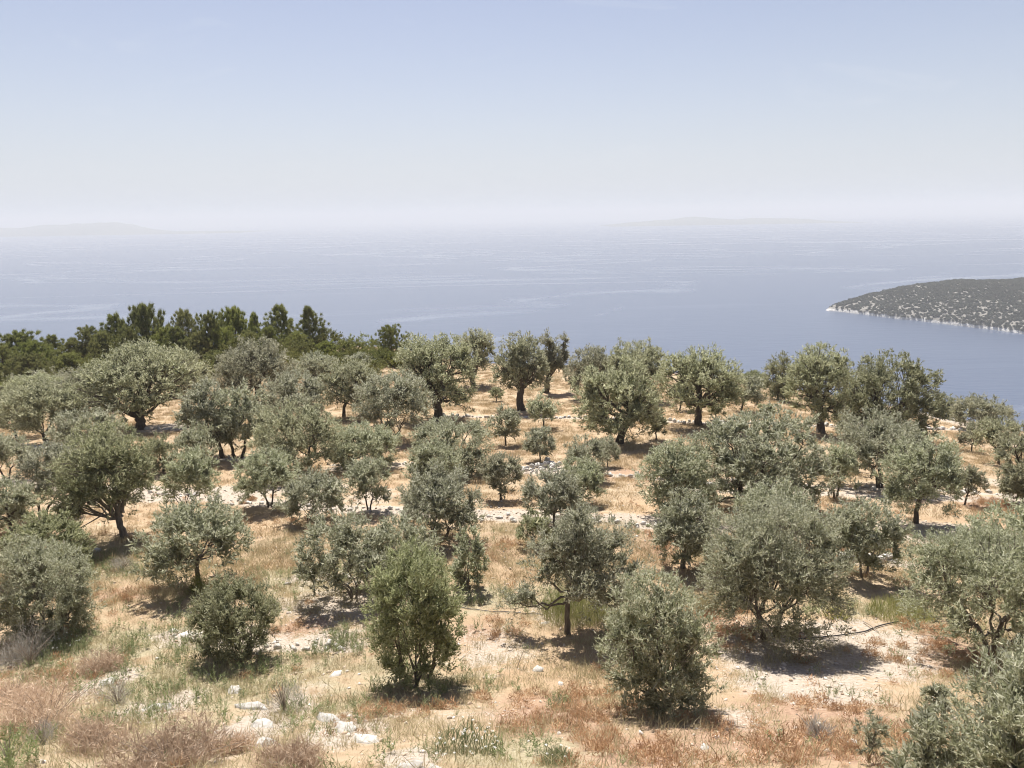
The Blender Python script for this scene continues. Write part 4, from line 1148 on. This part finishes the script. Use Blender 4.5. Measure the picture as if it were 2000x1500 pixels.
for i, (px, py, w, stretch, rot, label) in enumerate(ROCKS):
    g, t = on_ground(px, py)
    q = 0.5 * w * t / FPX
    o = link('rock', BOULD[i % 5] if w > 40 else LUMPS[i % 6], None)
    o.location = g - np.array([0, 0, 0.22 * q]); o.scale = (1.15 * q * stretch ** 0.5, q / stretch ** 0.5 * 1.3, q * 0.75)
    o.rotation_euler = (0.3, -0.15, rot)
    tag(o, label, 'rock', 'limestone rocks in the foreground')

# ------------------------------------------------------------------ plants of the foreground that stand out
def blades_np(n, R, hmin, hmax, width, lean, rng, curl=0.5, seg=2):
    """upright curved blades inside a disc of radius R -> V, loops (triangles), tint"""
    a = rng.uniform(0, 6.283, n); r = R * np.sqrt(rng.uniform(0, 1, n))
    b = np.stack([r * np.cos(a), r * np.sin(a), np.zeros(n) - 0.02], -1)
    d = rng.normal(size=(n, 3)) * lean; d[:, 2] = 1; d = unit(d)
    h = rng.uniform(hmin, hmax, n)[:, None]
    side = unit(np.cross(d, rng.normal(size=(n, 3)))) * width * rng.uniform(0.6, 1.4, (n, 1)) * 0.5
    out = d * [1, 1, 0]; out = out * curl + rng.normal(size=(n, 3)) * [0.12, 0.12, 0]
    m = b + d * h * 0.55
    tip = b + d * h + out * h * 0.6
    V = np.stack([b - side, b + side, m - side * 0.8, m + side * 0.8, tip], 1).reshape(-1, 3)
    k = np.arange(n)[:, None] * 5
    F = np.concatenate([k + [0, 1, 3], k + [0, 3, 2], k + [2, 3, 4]], 1).reshape(-1)
    tint = np.repeat(rng.uniform(0, 1, n), 5)
    return V, F, tint

def blade_mesh(name, mat, seed, n, R, hmin, hmax, width, lean, curl=0.5):
    rng = np.random.default_rng(seed)
    V, F, t = blades_np(n, R, hmin, hmax, width, lean, rng, curl)
    me = mesh_np(name, V, F, 3, False, {'tint': t}); me.materials.append(mat)
    return me

def cushion_mesh(seed, W, H, n, mat, leaf=(0.07, 0.006), up=0.35, mounds=1, spread=0.7):
    rng = np.random.default_rng(seed)
    mc = np.zeros((mounds, 3)); mr = np.ones(mounds)
    if mounds > 1:
        a = rng.uniform(0, 6.28, mounds); r = 0.36 * W * np.sqrt(rng.uniform(0, 1, mounds))
        mc = np.stack([np.cos(a) * r, np.sin(a) * r, 0 * a], -1); mr = rng.uniform(0.28, 0.62, mounds)
    k = rng.choice(mounds, n, p=mr ** 2 / (mr ** 2).sum())
    d = unit(rng.normal(size=(n, 3))); d[:, 2] = np.abs(d[:, 2])
    lumps = 1 + 0.8 * fbm(d[:, 0] * 2.6 + seed + k * 3.1, d[:, 1] * 2.6 + d[:, 2] * 2, seed, 3)
    hz = np.where(mr < 0.99, H * (0.45 + 0.9 * mr), H)[k]
    p = mc[k] + d * np.stack([mr[k] * W / 2, mr[k] * W / 2, hz], -1) * (lumps * (0.35 + 0.65 * rng.uniform(0, 1, n) ** 0.6))[:, None]
    ld = unit(d * 0.5 + [0, 0, up] + rng.normal(size=(n, 3)) * spread)
    t = np.clip(0.5 + 0.6 * fbm(d[:, 0] * 4 + k, d[:, 1] * 4, seed + 5, 2) + rng.normal(size=n) * 0.25, 0, 1)
    s = rng.uniform(0.5, 1.6, n)
    me = leaves_mesh('twigs', p, ld, leaf[0] * s, leaf[1] * s, t, rng, True)
    me.materials.append(mat)
    return me

def herb_mesh(seed, W, H, nstem, mat, leaf=(0.055, 0.012)):
    """upright leafy stems"""
    r = np.random.default_rng(seed); P = []; D = []
    for s in range(nstem):
        a = r.uniform(0, 6.28); q = 0.5 * W * math.sqrt(r.uniform())
        b = np.array([math.cos(a) * q * .8, math.sin(a) * q * .8, 0]); d = unit(np.array([math.cos(a) * .35 + r.normal() * .2, math.sin(a) * .35 + r.normal() * .2, 1])); h = H * r.uniform(.45, 1.1) * (1.1 - 0.5 * q / (0.5 * W))
        for f in np.linspace(0.08, 1, max(10, int(h / 0.014))):
            P.append(b + d * h * f); D.append(unit(np.array([r.normal(), r.normal(), 0.8])))
    P = np.array(P); D = np.array(D); n = len(P); s = r.uniform(.6, 1.3, n)
    me = leaves_mesh('twigs', P, D, leaf[0] * s, leaf[1] * s, r.uniform(0, 1, n), r, True); me.materials.append(mat)
    return me

CUSHIONS = [  # px, py base, width px, height px, mat, label
 (95, 1420, 230, 110, 'brown', 'largest domed brown dry shrub at lower left'),
 (30, 1372, 110, 50, 'brown', 'brown dry shrub at the left edge behind the largest domed one'),
 (190, 1468, 150, 60, 'brown', 'brown dry shrub in front of the largest domed one'),
 (330, 1500, 230, 80, 'brown', 'wide brown dry shrub at the bottom edge left of the pale outcrop'),
 (450, 1470, 100, 55, 'brown', 'brown dry shrub beside the pale outcrop'),
 (195, 1310, 90, 45, 'brown', 'small brown shrub behind the grey-white rock'),
 (60, 1300, 130, 60, 'thistle', 'grey twiggy dead shrub under the left foreground olive bush'),
 (555, 1385, 80, 55, 'thistle', 'grey-brown twiggy shrub right of the pale outcrop'),
 (230, 1372, 70, 42, 'thistle', 'grey dry thistle beside the grey-white rock'),
 (85, 1452, 60, 45, 'thistle', 'pale grey thistle in front of the largest brown shrub'),
 (570, 1505, 150, 50, 'brown', 'pinkish dry shrub at the bottom edge below the pale outcrop'),
 (330, 1140, 50, 28, 'maquis', 'low dark green cushion left of the short slanting trunk'),
 (375, 1160, 80, 34, 'maquis', 'low dark cushion at the foot of the short slanting trunk'),
 (240, 1115, 60, 26, 'thistle', 'grey low herb patch behind the left foreground bush'),
 (670, 1262, 70, 30, 'weed', 'leafy green herb on bare ground left of the tall green bush'),
 (1632, 1205, 50, 20, 'maquis_yellow', 'low bright green herb beside the largest near shadow'),
 (20, 1500, 120, 75, 'weed', 'tall green herb in the bottom left corner'),
 (1600, 1450, 80, 40, 'thistle', 'grey wispy dry herb at the bottom right'),
 (1090, 1385, 60, 26, 'weed', 'small green herb on rust ground at centre'),
 (845, 1385, 50, 26, 'weed', 'small green herb in front of the tall bush shadow'),
]
for i, (px, py, w, h, mat, label) in enumerate(CUSHIONS):
    g, t = on_ground(px, py)
    W = w * t / FPX; H = height_for(g, py - h) * (0.7 if mat == 'brown' else 1)
    n = int(min(9000, 900 + 3600 * W * W))
    dry = mat in ('brown', 'thistle')
    root = empty('dry_shrub' if dry else 'herb', g)
    tag(root, label, 'shrub' if dry else 'herb', 'low plants of the foreground')
    if mat == 'brown': tm_ = cushion_mesh(500 + i, W, H, n, M[mat], (0.10, 0.0085), 0.45, 14, 0.9)
    elif mat == 'thistle': tm_ = cushion_mesh(500 + i, W, H, n // 3, M[mat], (0.11, 0.005), 1.0, 6, 0.6)
    elif mat == 'maquis': tm_ = cushion_mesh(500 + i, W, H, n // 2, M[mat], (0.05, 0.010), 0.6, 7, 0.8)
    else: tm_ = herb_mesh(500 + i, W, H, int(30 + 60 * W), M[mat])
    link('twigs', tm_, None, root)
    tb = Tubes(); rng = np.random.default_rng(i)
    for _ in range(26 if dry else 9):
        e = np.array([rng.normal() * 0.2 * W, rng.normal() * 0.2 * W, H * rng.uniform(0.5, 1.0)])
        tb.add(curve3(np.array([0, 0, -0.04]), e * [0.3, 0.3, 0.6], e, 4), 0.006 * np.linspace(1.2, 0.5, 4), 4)
    link('stem', tb.mesh('stem'), M['dead_wood'], root)

# tall yellow-green grass under the centre olive
GR = [(1125, 1205, 130, 48, 'greengrass', 'tall yellow-green grass behind the bare trunk at centre'),
      (1215, 1230, 60, 38, 'greengrass', 'dusky green grass right of the bare trunk at centre'),
      (1760, 1205, 120, 28, 'greengrass', 'pale green grass tuft by the black pipe'),
      (1380, 1195, 40, 40, 'straw_pale', 'tuft of pale straw left of the largest near olive')]
for i, (px, py, w, h, mat, label) in enumerate(GR):
    g, t = on_ground(px, py)
    W = w * t / FPX; H = height_for(g, py - h)
    o = link('grass_clump', blade_mesh('grass_clump', M[mat], 700 + i, 1500, W / 2, H * 0.5, H, 0.009, 0.22, 0.6), None)
    o.location = g; tag(o, label, 'grass', 'tall grass clumps')

# white umbel flowers at the bottom
def flower_patch(px, py, w, hpx, nhead, seed, label):
    rng = np.random.default_rng(seed)
    g, t = on_ground(px, py); W = w * t / FPX; H = height_for(g, py - hpx)
    root = empty('flowering_herb', g); tag(root, label, 'flowers', 'white flowering herbs')
    V, F, tt = blades_np(700, W * 0.5, H * 0.3, H * 0.85, 0.011, 0.35, rng, 0.5)
    me = mesh_np('foliage', V, F, 3, False, {'tint': tt}); me.materials.append(M['weed']); link('foliage', me, None, root)
    st = Tubes()
    hm = None
    for i in range(nhead):
        a = rng.uniform(0, 6.28); r = W * 0.48 * math.sqrt(rng.uniform())
        top = np.array([math.cos(a) * r, math.sin(a) * r * 0.8, H * rng.uniform(0.75, 1.05)])
        st.add(curve3(top * [0.85, 0.85, 0] - [0, 0, 0.03], top * [0.9, 0.9, 0.5], top, 4), np.full(4, 0.0025), 4)
        if hm is None:
            hv = []; hf = []; c = 0
            for _ in range(26):
                aa = rng.uniform(0, 6.28); rr = math.sqrt(rng.uniform()); q = 0.17
                p = np.array([math.cos(aa) * rr, math.sin(aa) * rr, 0.18 * (1 - rr) + rng.normal() * 0.03])
                hv += [p + [q, 0, 0], p + [0, q, 0.03], p + [-q, 0, 0], p + [0, -q, 0.03]]; hf += [c, c + 1, c + 2, c + 3]; c += 4
            hm = mesh_np('flower_head', np.array(hv), np.array(hf), 4, False); hm.materials.append(M['petal'])
        o = link('flower_head', hm, None, root); o.location = top; q = rng.uniform(0.010, 0.020); o.scale = (q, q, q)
        o.rotation_euler = (rng.normal() * 0.25, rng.normal() * 0.25, a)
    link('stem', st.mesh('stem'), M['weed'], root)
flower_patch(910, 1470, 150, 34, 46, 21, 'clump of white umbel flowers at the bottom edge, centre')
flower_patch(120, 1278, 90, 28, 26, 22, 'white flowers below the left foreground olive bush')
flower_patch(1090, 1490, 70, 26, 8, 23, 'green herb with few white flowers at the bottom edge')

# black irrigation pipe and a stick across it
def hose(pts, r, label):
    G = [on_ground(*p)[0] + np.array([0, 0, r * 0.9]) for p in pts]
    G = np.array(G)
    s = np.linspace(0, 1, len(G)); tt = np.linspace(0, 1, 40)
    P = np.stack([np.interp(tt, s, G[:, k]) for k in range(2)], -1)
    P = np.array([[x, y, float(ground(x, y)) + r * 1.2 + 0.012] for x, y in P])
    P[1:-1] = 0.25 * P[:-2] + 0.5 * P[1:-1] + 0.25 * P[2:]
    tb = Tubes(); tb.add(P, np.full(40, r), 7)
    o = link('irrigation_pipe', tb.mesh('irrigation_pipe'), M['hose']); tag(o, label, 'pipe', 'irrigation pipes')
hose([(1560, 1252), (1620, 1245), (1690, 1234), (1710, 1226), (1760, 1216), (1840, 1205), (1900, 1199)], 0.016, 'black irrigation pipe lying on gravel at right')
hose([(880, 1186), (930, 1192), (990, 1200), (1060, 1205)], 0.010, 'thin black pipe on the ground right of the tall green bush')
a, _ = on_ground(1685, 1217); b, _ = on_ground(1716, 1236)
tb = Tubes(); m = 0.5 * (a + b) + [0.01, 0, 0.05]
tb.add(curve3(a + [0, 0, 0.04], m + [0, 0, 0.03], b + [0, 0, 0.03], 5), np.array([0.014, 0.013, 0.012, 0.012, 0.009]), 6)
tag(link('stick', tb.mesh('stick'), M['dead_wood']), 'weathered stick lying across the black pipe at right', 'stick')
g, t = on_ground(1010, 1308)
tb = Tubes(); rng = np.random.default_rng(5)
tb.add(curve3(np.array([0, 0, -.03]), np.array([.04, 0, .15]), np.array([.16, .05, .42]), 6), np.linspace(.009, .003, 6), 5)
for i in range(9):
    s0 = np.array([.16, .05, .42]) * rng.uniform(0.2, .95); e = s0 + np.array([rng.normal() * .14, rng.normal() * .1, rng.uniform(.02, .2)])
    tb.add(curve3(s0, .5 * (s0 + e) + rng.normal(size=3) * .02, e, 4), np.linspace(.004, .0015, 4), 4)
o = link('dead_sapling', tb.mesh('dead_sapling'), M['dead_wood']); o.location = g
tag(o, 'bare grey dead sapling on bare soil right of the tall green bush', 'sapling')

# ------------------------------------------------------------------ ground cover nobody could count
def scatter(name, label, protos, pts, rot, scl, idx):
    """one stuff object: prototypes instanced on the given points by geometry nodes"""
    me = bpy.data.meshes.new(name)
    n = len(pts)
    me.vertices.add(n); me.vertices.foreach_set('co', np.ascontiguousarray(pts, np.float32).ravel())
    a = me.attributes.new('rot', 'FLOAT_VECTOR', 'POINT'); a.data.foreach_set('vector', np.ascontiguousarray(rot, np.float32).ravel())
    a = me.attributes.new('scl', 'FLOAT_VECTOR', 'POINT'); a.data.foreach_set('vector', np.ascontiguousarray(scl, np.float32).ravel())
    a = me.attributes.new('pick', 'INT', 'POINT'); a.data.foreach_set('value', np.ascontiguousarray(idx, np.int32))
    o = link(name, me, None)
    ng = bpy.data.node_groups.new(name, 'GeometryNodeTree')
    ng.interface.new_socket('Geometry', in_out='INPUT', socket_type='NodeSocketGeometry')
    ng.interface.new_socket('Geometry', in_out='OUTPUT', socket_type='NodeSocketGeometry')
    N = ng.nodes; L = ng.links
    gi = N.new('NodeGroupInput'); go = N.new('NodeGroupOutput')
    join = N.new('GeometryNodeJoinGeometry')
    for p in protos:
        po = bpy.data.objects.new(name + '_piece', p)
        oi = N.new('GeometryNodeObjectInfo'); oi.inputs['Object'].default_value = po; oi.inputs['As Instance'].default_value = True
        L.new(oi.outputs['Geometry'], join.inputs[0])
    iop = N.new('GeometryNodeInstanceOnPoints'); iop.inputs['Pick Instance'].default_value = True
    def named(nm, ty):
        x = N.new('GeometryNodeInputNamedAttribute'); x.data_type = ty; x.inputs['Name'].default_value = nm
        return x.outputs['Attribute']
    L.new(gi.outputs[0], iop.inputs['Points']); L.new(join.outputs[0], iop.inputs['Instance'])
    L.new(named('pick', 'INT'), iop.inputs['Instance Index'])
    L.new(named('rot', 'FLOAT_VECTOR'), iop.inputs['Rotation']); L.new(named('scl', 'FLOAT_VECTOR'), iop.inputs['Scale'])
    L.new(iop.outputs[0], go.inputs[0])
    md = o.modifiers.new('scatter', 'NODES'); md.node_group = ng
    tag(o, label, kind='stuff')
    return o

def field(rng, y0, y1, per_m2, spread=0.80, extra=5.0):
    """random places on the land in front of the camera"""
    area = spread * (y1 * y1 - y0 * y0) + 2 * extra * (y1 - y0)
    n = int(area * per_m2)
    y = np.sqrt(rng.uniform(y0 * y0, y1 * y1, n)); x = rng.uniform(-1, 1, n) * (spread * y + extra)
    return x, y

def lay(name, label, protos, x, y, rng, smin, smax, tilt=0.08, dz=0.0):
    n = len(x)
    P = np.stack([x, y, ground(x, y) + dz], -1)
    rot = np.stack([rng.normal(size=n) * tilt, rng.normal(size=n) * tilt, rng.uniform(0, 6.283, n)], -1)
    s = rng.uniform(smin, smax, n) if np.isscalar(smin) else smin
    S = np.stack([s * rng.uniform(0.85, 1.15, n), s * rng.uniform(0.85, 1.15, n), s * rng.uniform(0.75, 1.25, n)], -1)
    return scatter(name, label, protos, P, rot, S, rng.integers(0, len(protos), n))

rng = np.random.default_rng(77)
# golden grass of the terraces
pr = [blade_mesh('straw_patch', M['straw'], 60 + i, 90, 0.42, 0.06, 0.23, 0.012, 0.45, 0.6) for i in range(4)]
x, y = field(rng, 20, 122, 3.4)
keep = (y < edge_dist(x, y) + 4) & (rng.uniform(size=len(x)) > 0.97 * np.clip(mask_at(PALE, x, y) * 2.2, 0, 1)) & (fbm(x / 5, y / 5, 8, 3) > -0.45)
keep &= rng.uniform(size=len(x)) > 0.7 * np.clip((y - 60) / 60, 0, 1)
keep &= (near_rows(x, y - 0.35) > 0.95) & (near_rows(x, y - 0.25, TRACK) > 0.9)
lay('dry_grass', 'golden dry grass on the terraces', pr, x[keep], y[keep], rng, 0.6, 1.25)
# finer pale straw of the foreground
pr = [blade_mesh('fine_straw', M['straw_pale'], 160 + i, 46, 0.20, 0.05, 0.20, 0.0055, 0.5, 0.5) for i in range(4)]
x, y = field(rng, 4.5, 26, 24)
k = np.clip(0.68 + 1.3 * fbm(x / 1.7, y / 1.7, 18, 3) + 0.35 * mask_at(GREEN, x, y) - 0.55 * mask_at(PALE, x, y) - 0.2 * mask_at(RED, x, y), 0.12, 1)
keep = rng.uniform(size=len(x)) < k
lay('fine_straw', 'pale dry straw scattered over the foreground', pr, x[keep], y[keep], rng, 0.6, 1.4)
# rust-coloured dry plants
pr = [cushion_mesh(260 + i, 0.26, 0.11, 150, M['rust'], (0.05, 0.008), 0.6) for i in range(4)]
x, y = field(rng, 4.5, 34, 26)
k = np.clip(1.2 * mask_at(RED, x, y) - 0.45 + 1.3 * fbm(x / 1.3, y / 1.3, 28, 3) - 0.3 * mask_at(PALE, x, y), 0.0, 1) + 0.01
keep = rng.uniform(size=len(x)) < k
lay('rust_dry_plants', 'rust-red dry low plants covering the soil', pr, x[keep], y[keep], rng, 0.5, 1.5)
# green weeds
def weed_mesh(seed):
    r = np.random.default_rng(seed); P = []; D = []
    for s in range(6):
        b = np.array([r.normal() * .05, r.normal() * .05, 0]); d = unit(np.array([r.normal() * .3, r.normal() * .3, 1])); h = r.uniform(.10, .30)
        for f in np.linspace(0.15, 1, 16):
            P.append(b + d * h * f); D.append(unit(np.array([r.normal(), r.normal(), 0.7])))
    P = np.array(P); D = np.array(D); n = len(P); s = r.uniform(.6, 1.3, n)
    me = leaves_mesh('weed', P, D, 0.05 * s, 0.011 * s, r.uniform(0, 1, n), r, True); me.materials.append(M['weed'])
    return me
pr = [weed_mesh(360 + i) for i in range(4)]
x, y = field(rng, 4.5, 26, 20)
k = np.clip(1.15 * mask_at(GREEN, x, y) - 0.28 + 1.3 * fbm(x / 1.1, y / 1.1, 38, 3), 0, 1) * 0.9 + 0.012
keep = rng.uniform(size=len(x)) < k
lay('green_weeds', 'sparse green weeds of the foreground bank', pr, x[keep], y[keep], rng, 0.5, 1.3)
# gravel
pr = []
for i in range(4):
    me = lump_mesh(600 + i, 1, 0.3, 0.6); me.materials.clear(); me.materials.append(M['gravel']); pr.append(me)
x, y = field(rng, 4.5, 36, 48)
k = np.clip(0.16 + 1.0 * mask_at(PALE, x, y) * (0.6 + fbm(x / 0.8, y / 0.8, 48, 3)) + 0.12 * mask_at(RED, x, y), 0.02, 1) * np.clip(1.4 - y / 30, 0.25, 1)
keep = rng.uniform(size=len(x)) < k
xk = x[keep]; yk = y[keep]
s = 0.010 + 0.055 * rng.uniform(0, 1, len(xk)) ** 5 + 0.0006 * yk
lay('gravel', 'pale limestone gravel on bare soil', pr, xk, yk, rng, s, None, 0.4, -0.004)

# scrub on the headland
def bush_mesh(seed):
    _, cr = grow_shrub(seed, 3.0, 2.0, 200, (1.0, 0.6), 5, 0.3)
    cr.materials.append(M['scrub']); return cr
M['scrub'] = leaf_material('headland_scrub', (0.125, 0.13, 0.108), (0.225, 0.23, 0.19), (0.19, 0.195, 0.16), 0.1, 0.8, 0.1)
pr = [bush_mesh(20 + i) for i in range(5)]
n = 42000
x = rng.uniform(435, 960, n); y = rng.uniform(650, 1190, n); z = cape_h(x, y)
keep = (z > 2.6) & (fbm(x / 11, y / 11, 55, 4) > -0.12 - 0.55 * hash01((x*7).astype(int), (y*7).astype(int), 3)) & (y < 1140)
x = x[keep]; y = y[keep]; z = z[keep]; n = len(x)
s = rng.uniform(0.55, 1.35, n)
scatter('headland_scrub', 'dark scrub dotted over the headland', pr, np.stack([x, y, z - 0.4], -1), np.stack([0 * x, 0 * x, rng.uniform(0, 6.28, n)], -1), np.stack([s, s, s * rng.uniform(0.7, 1.1, n)], -1), rng.integers(0, 5, n))
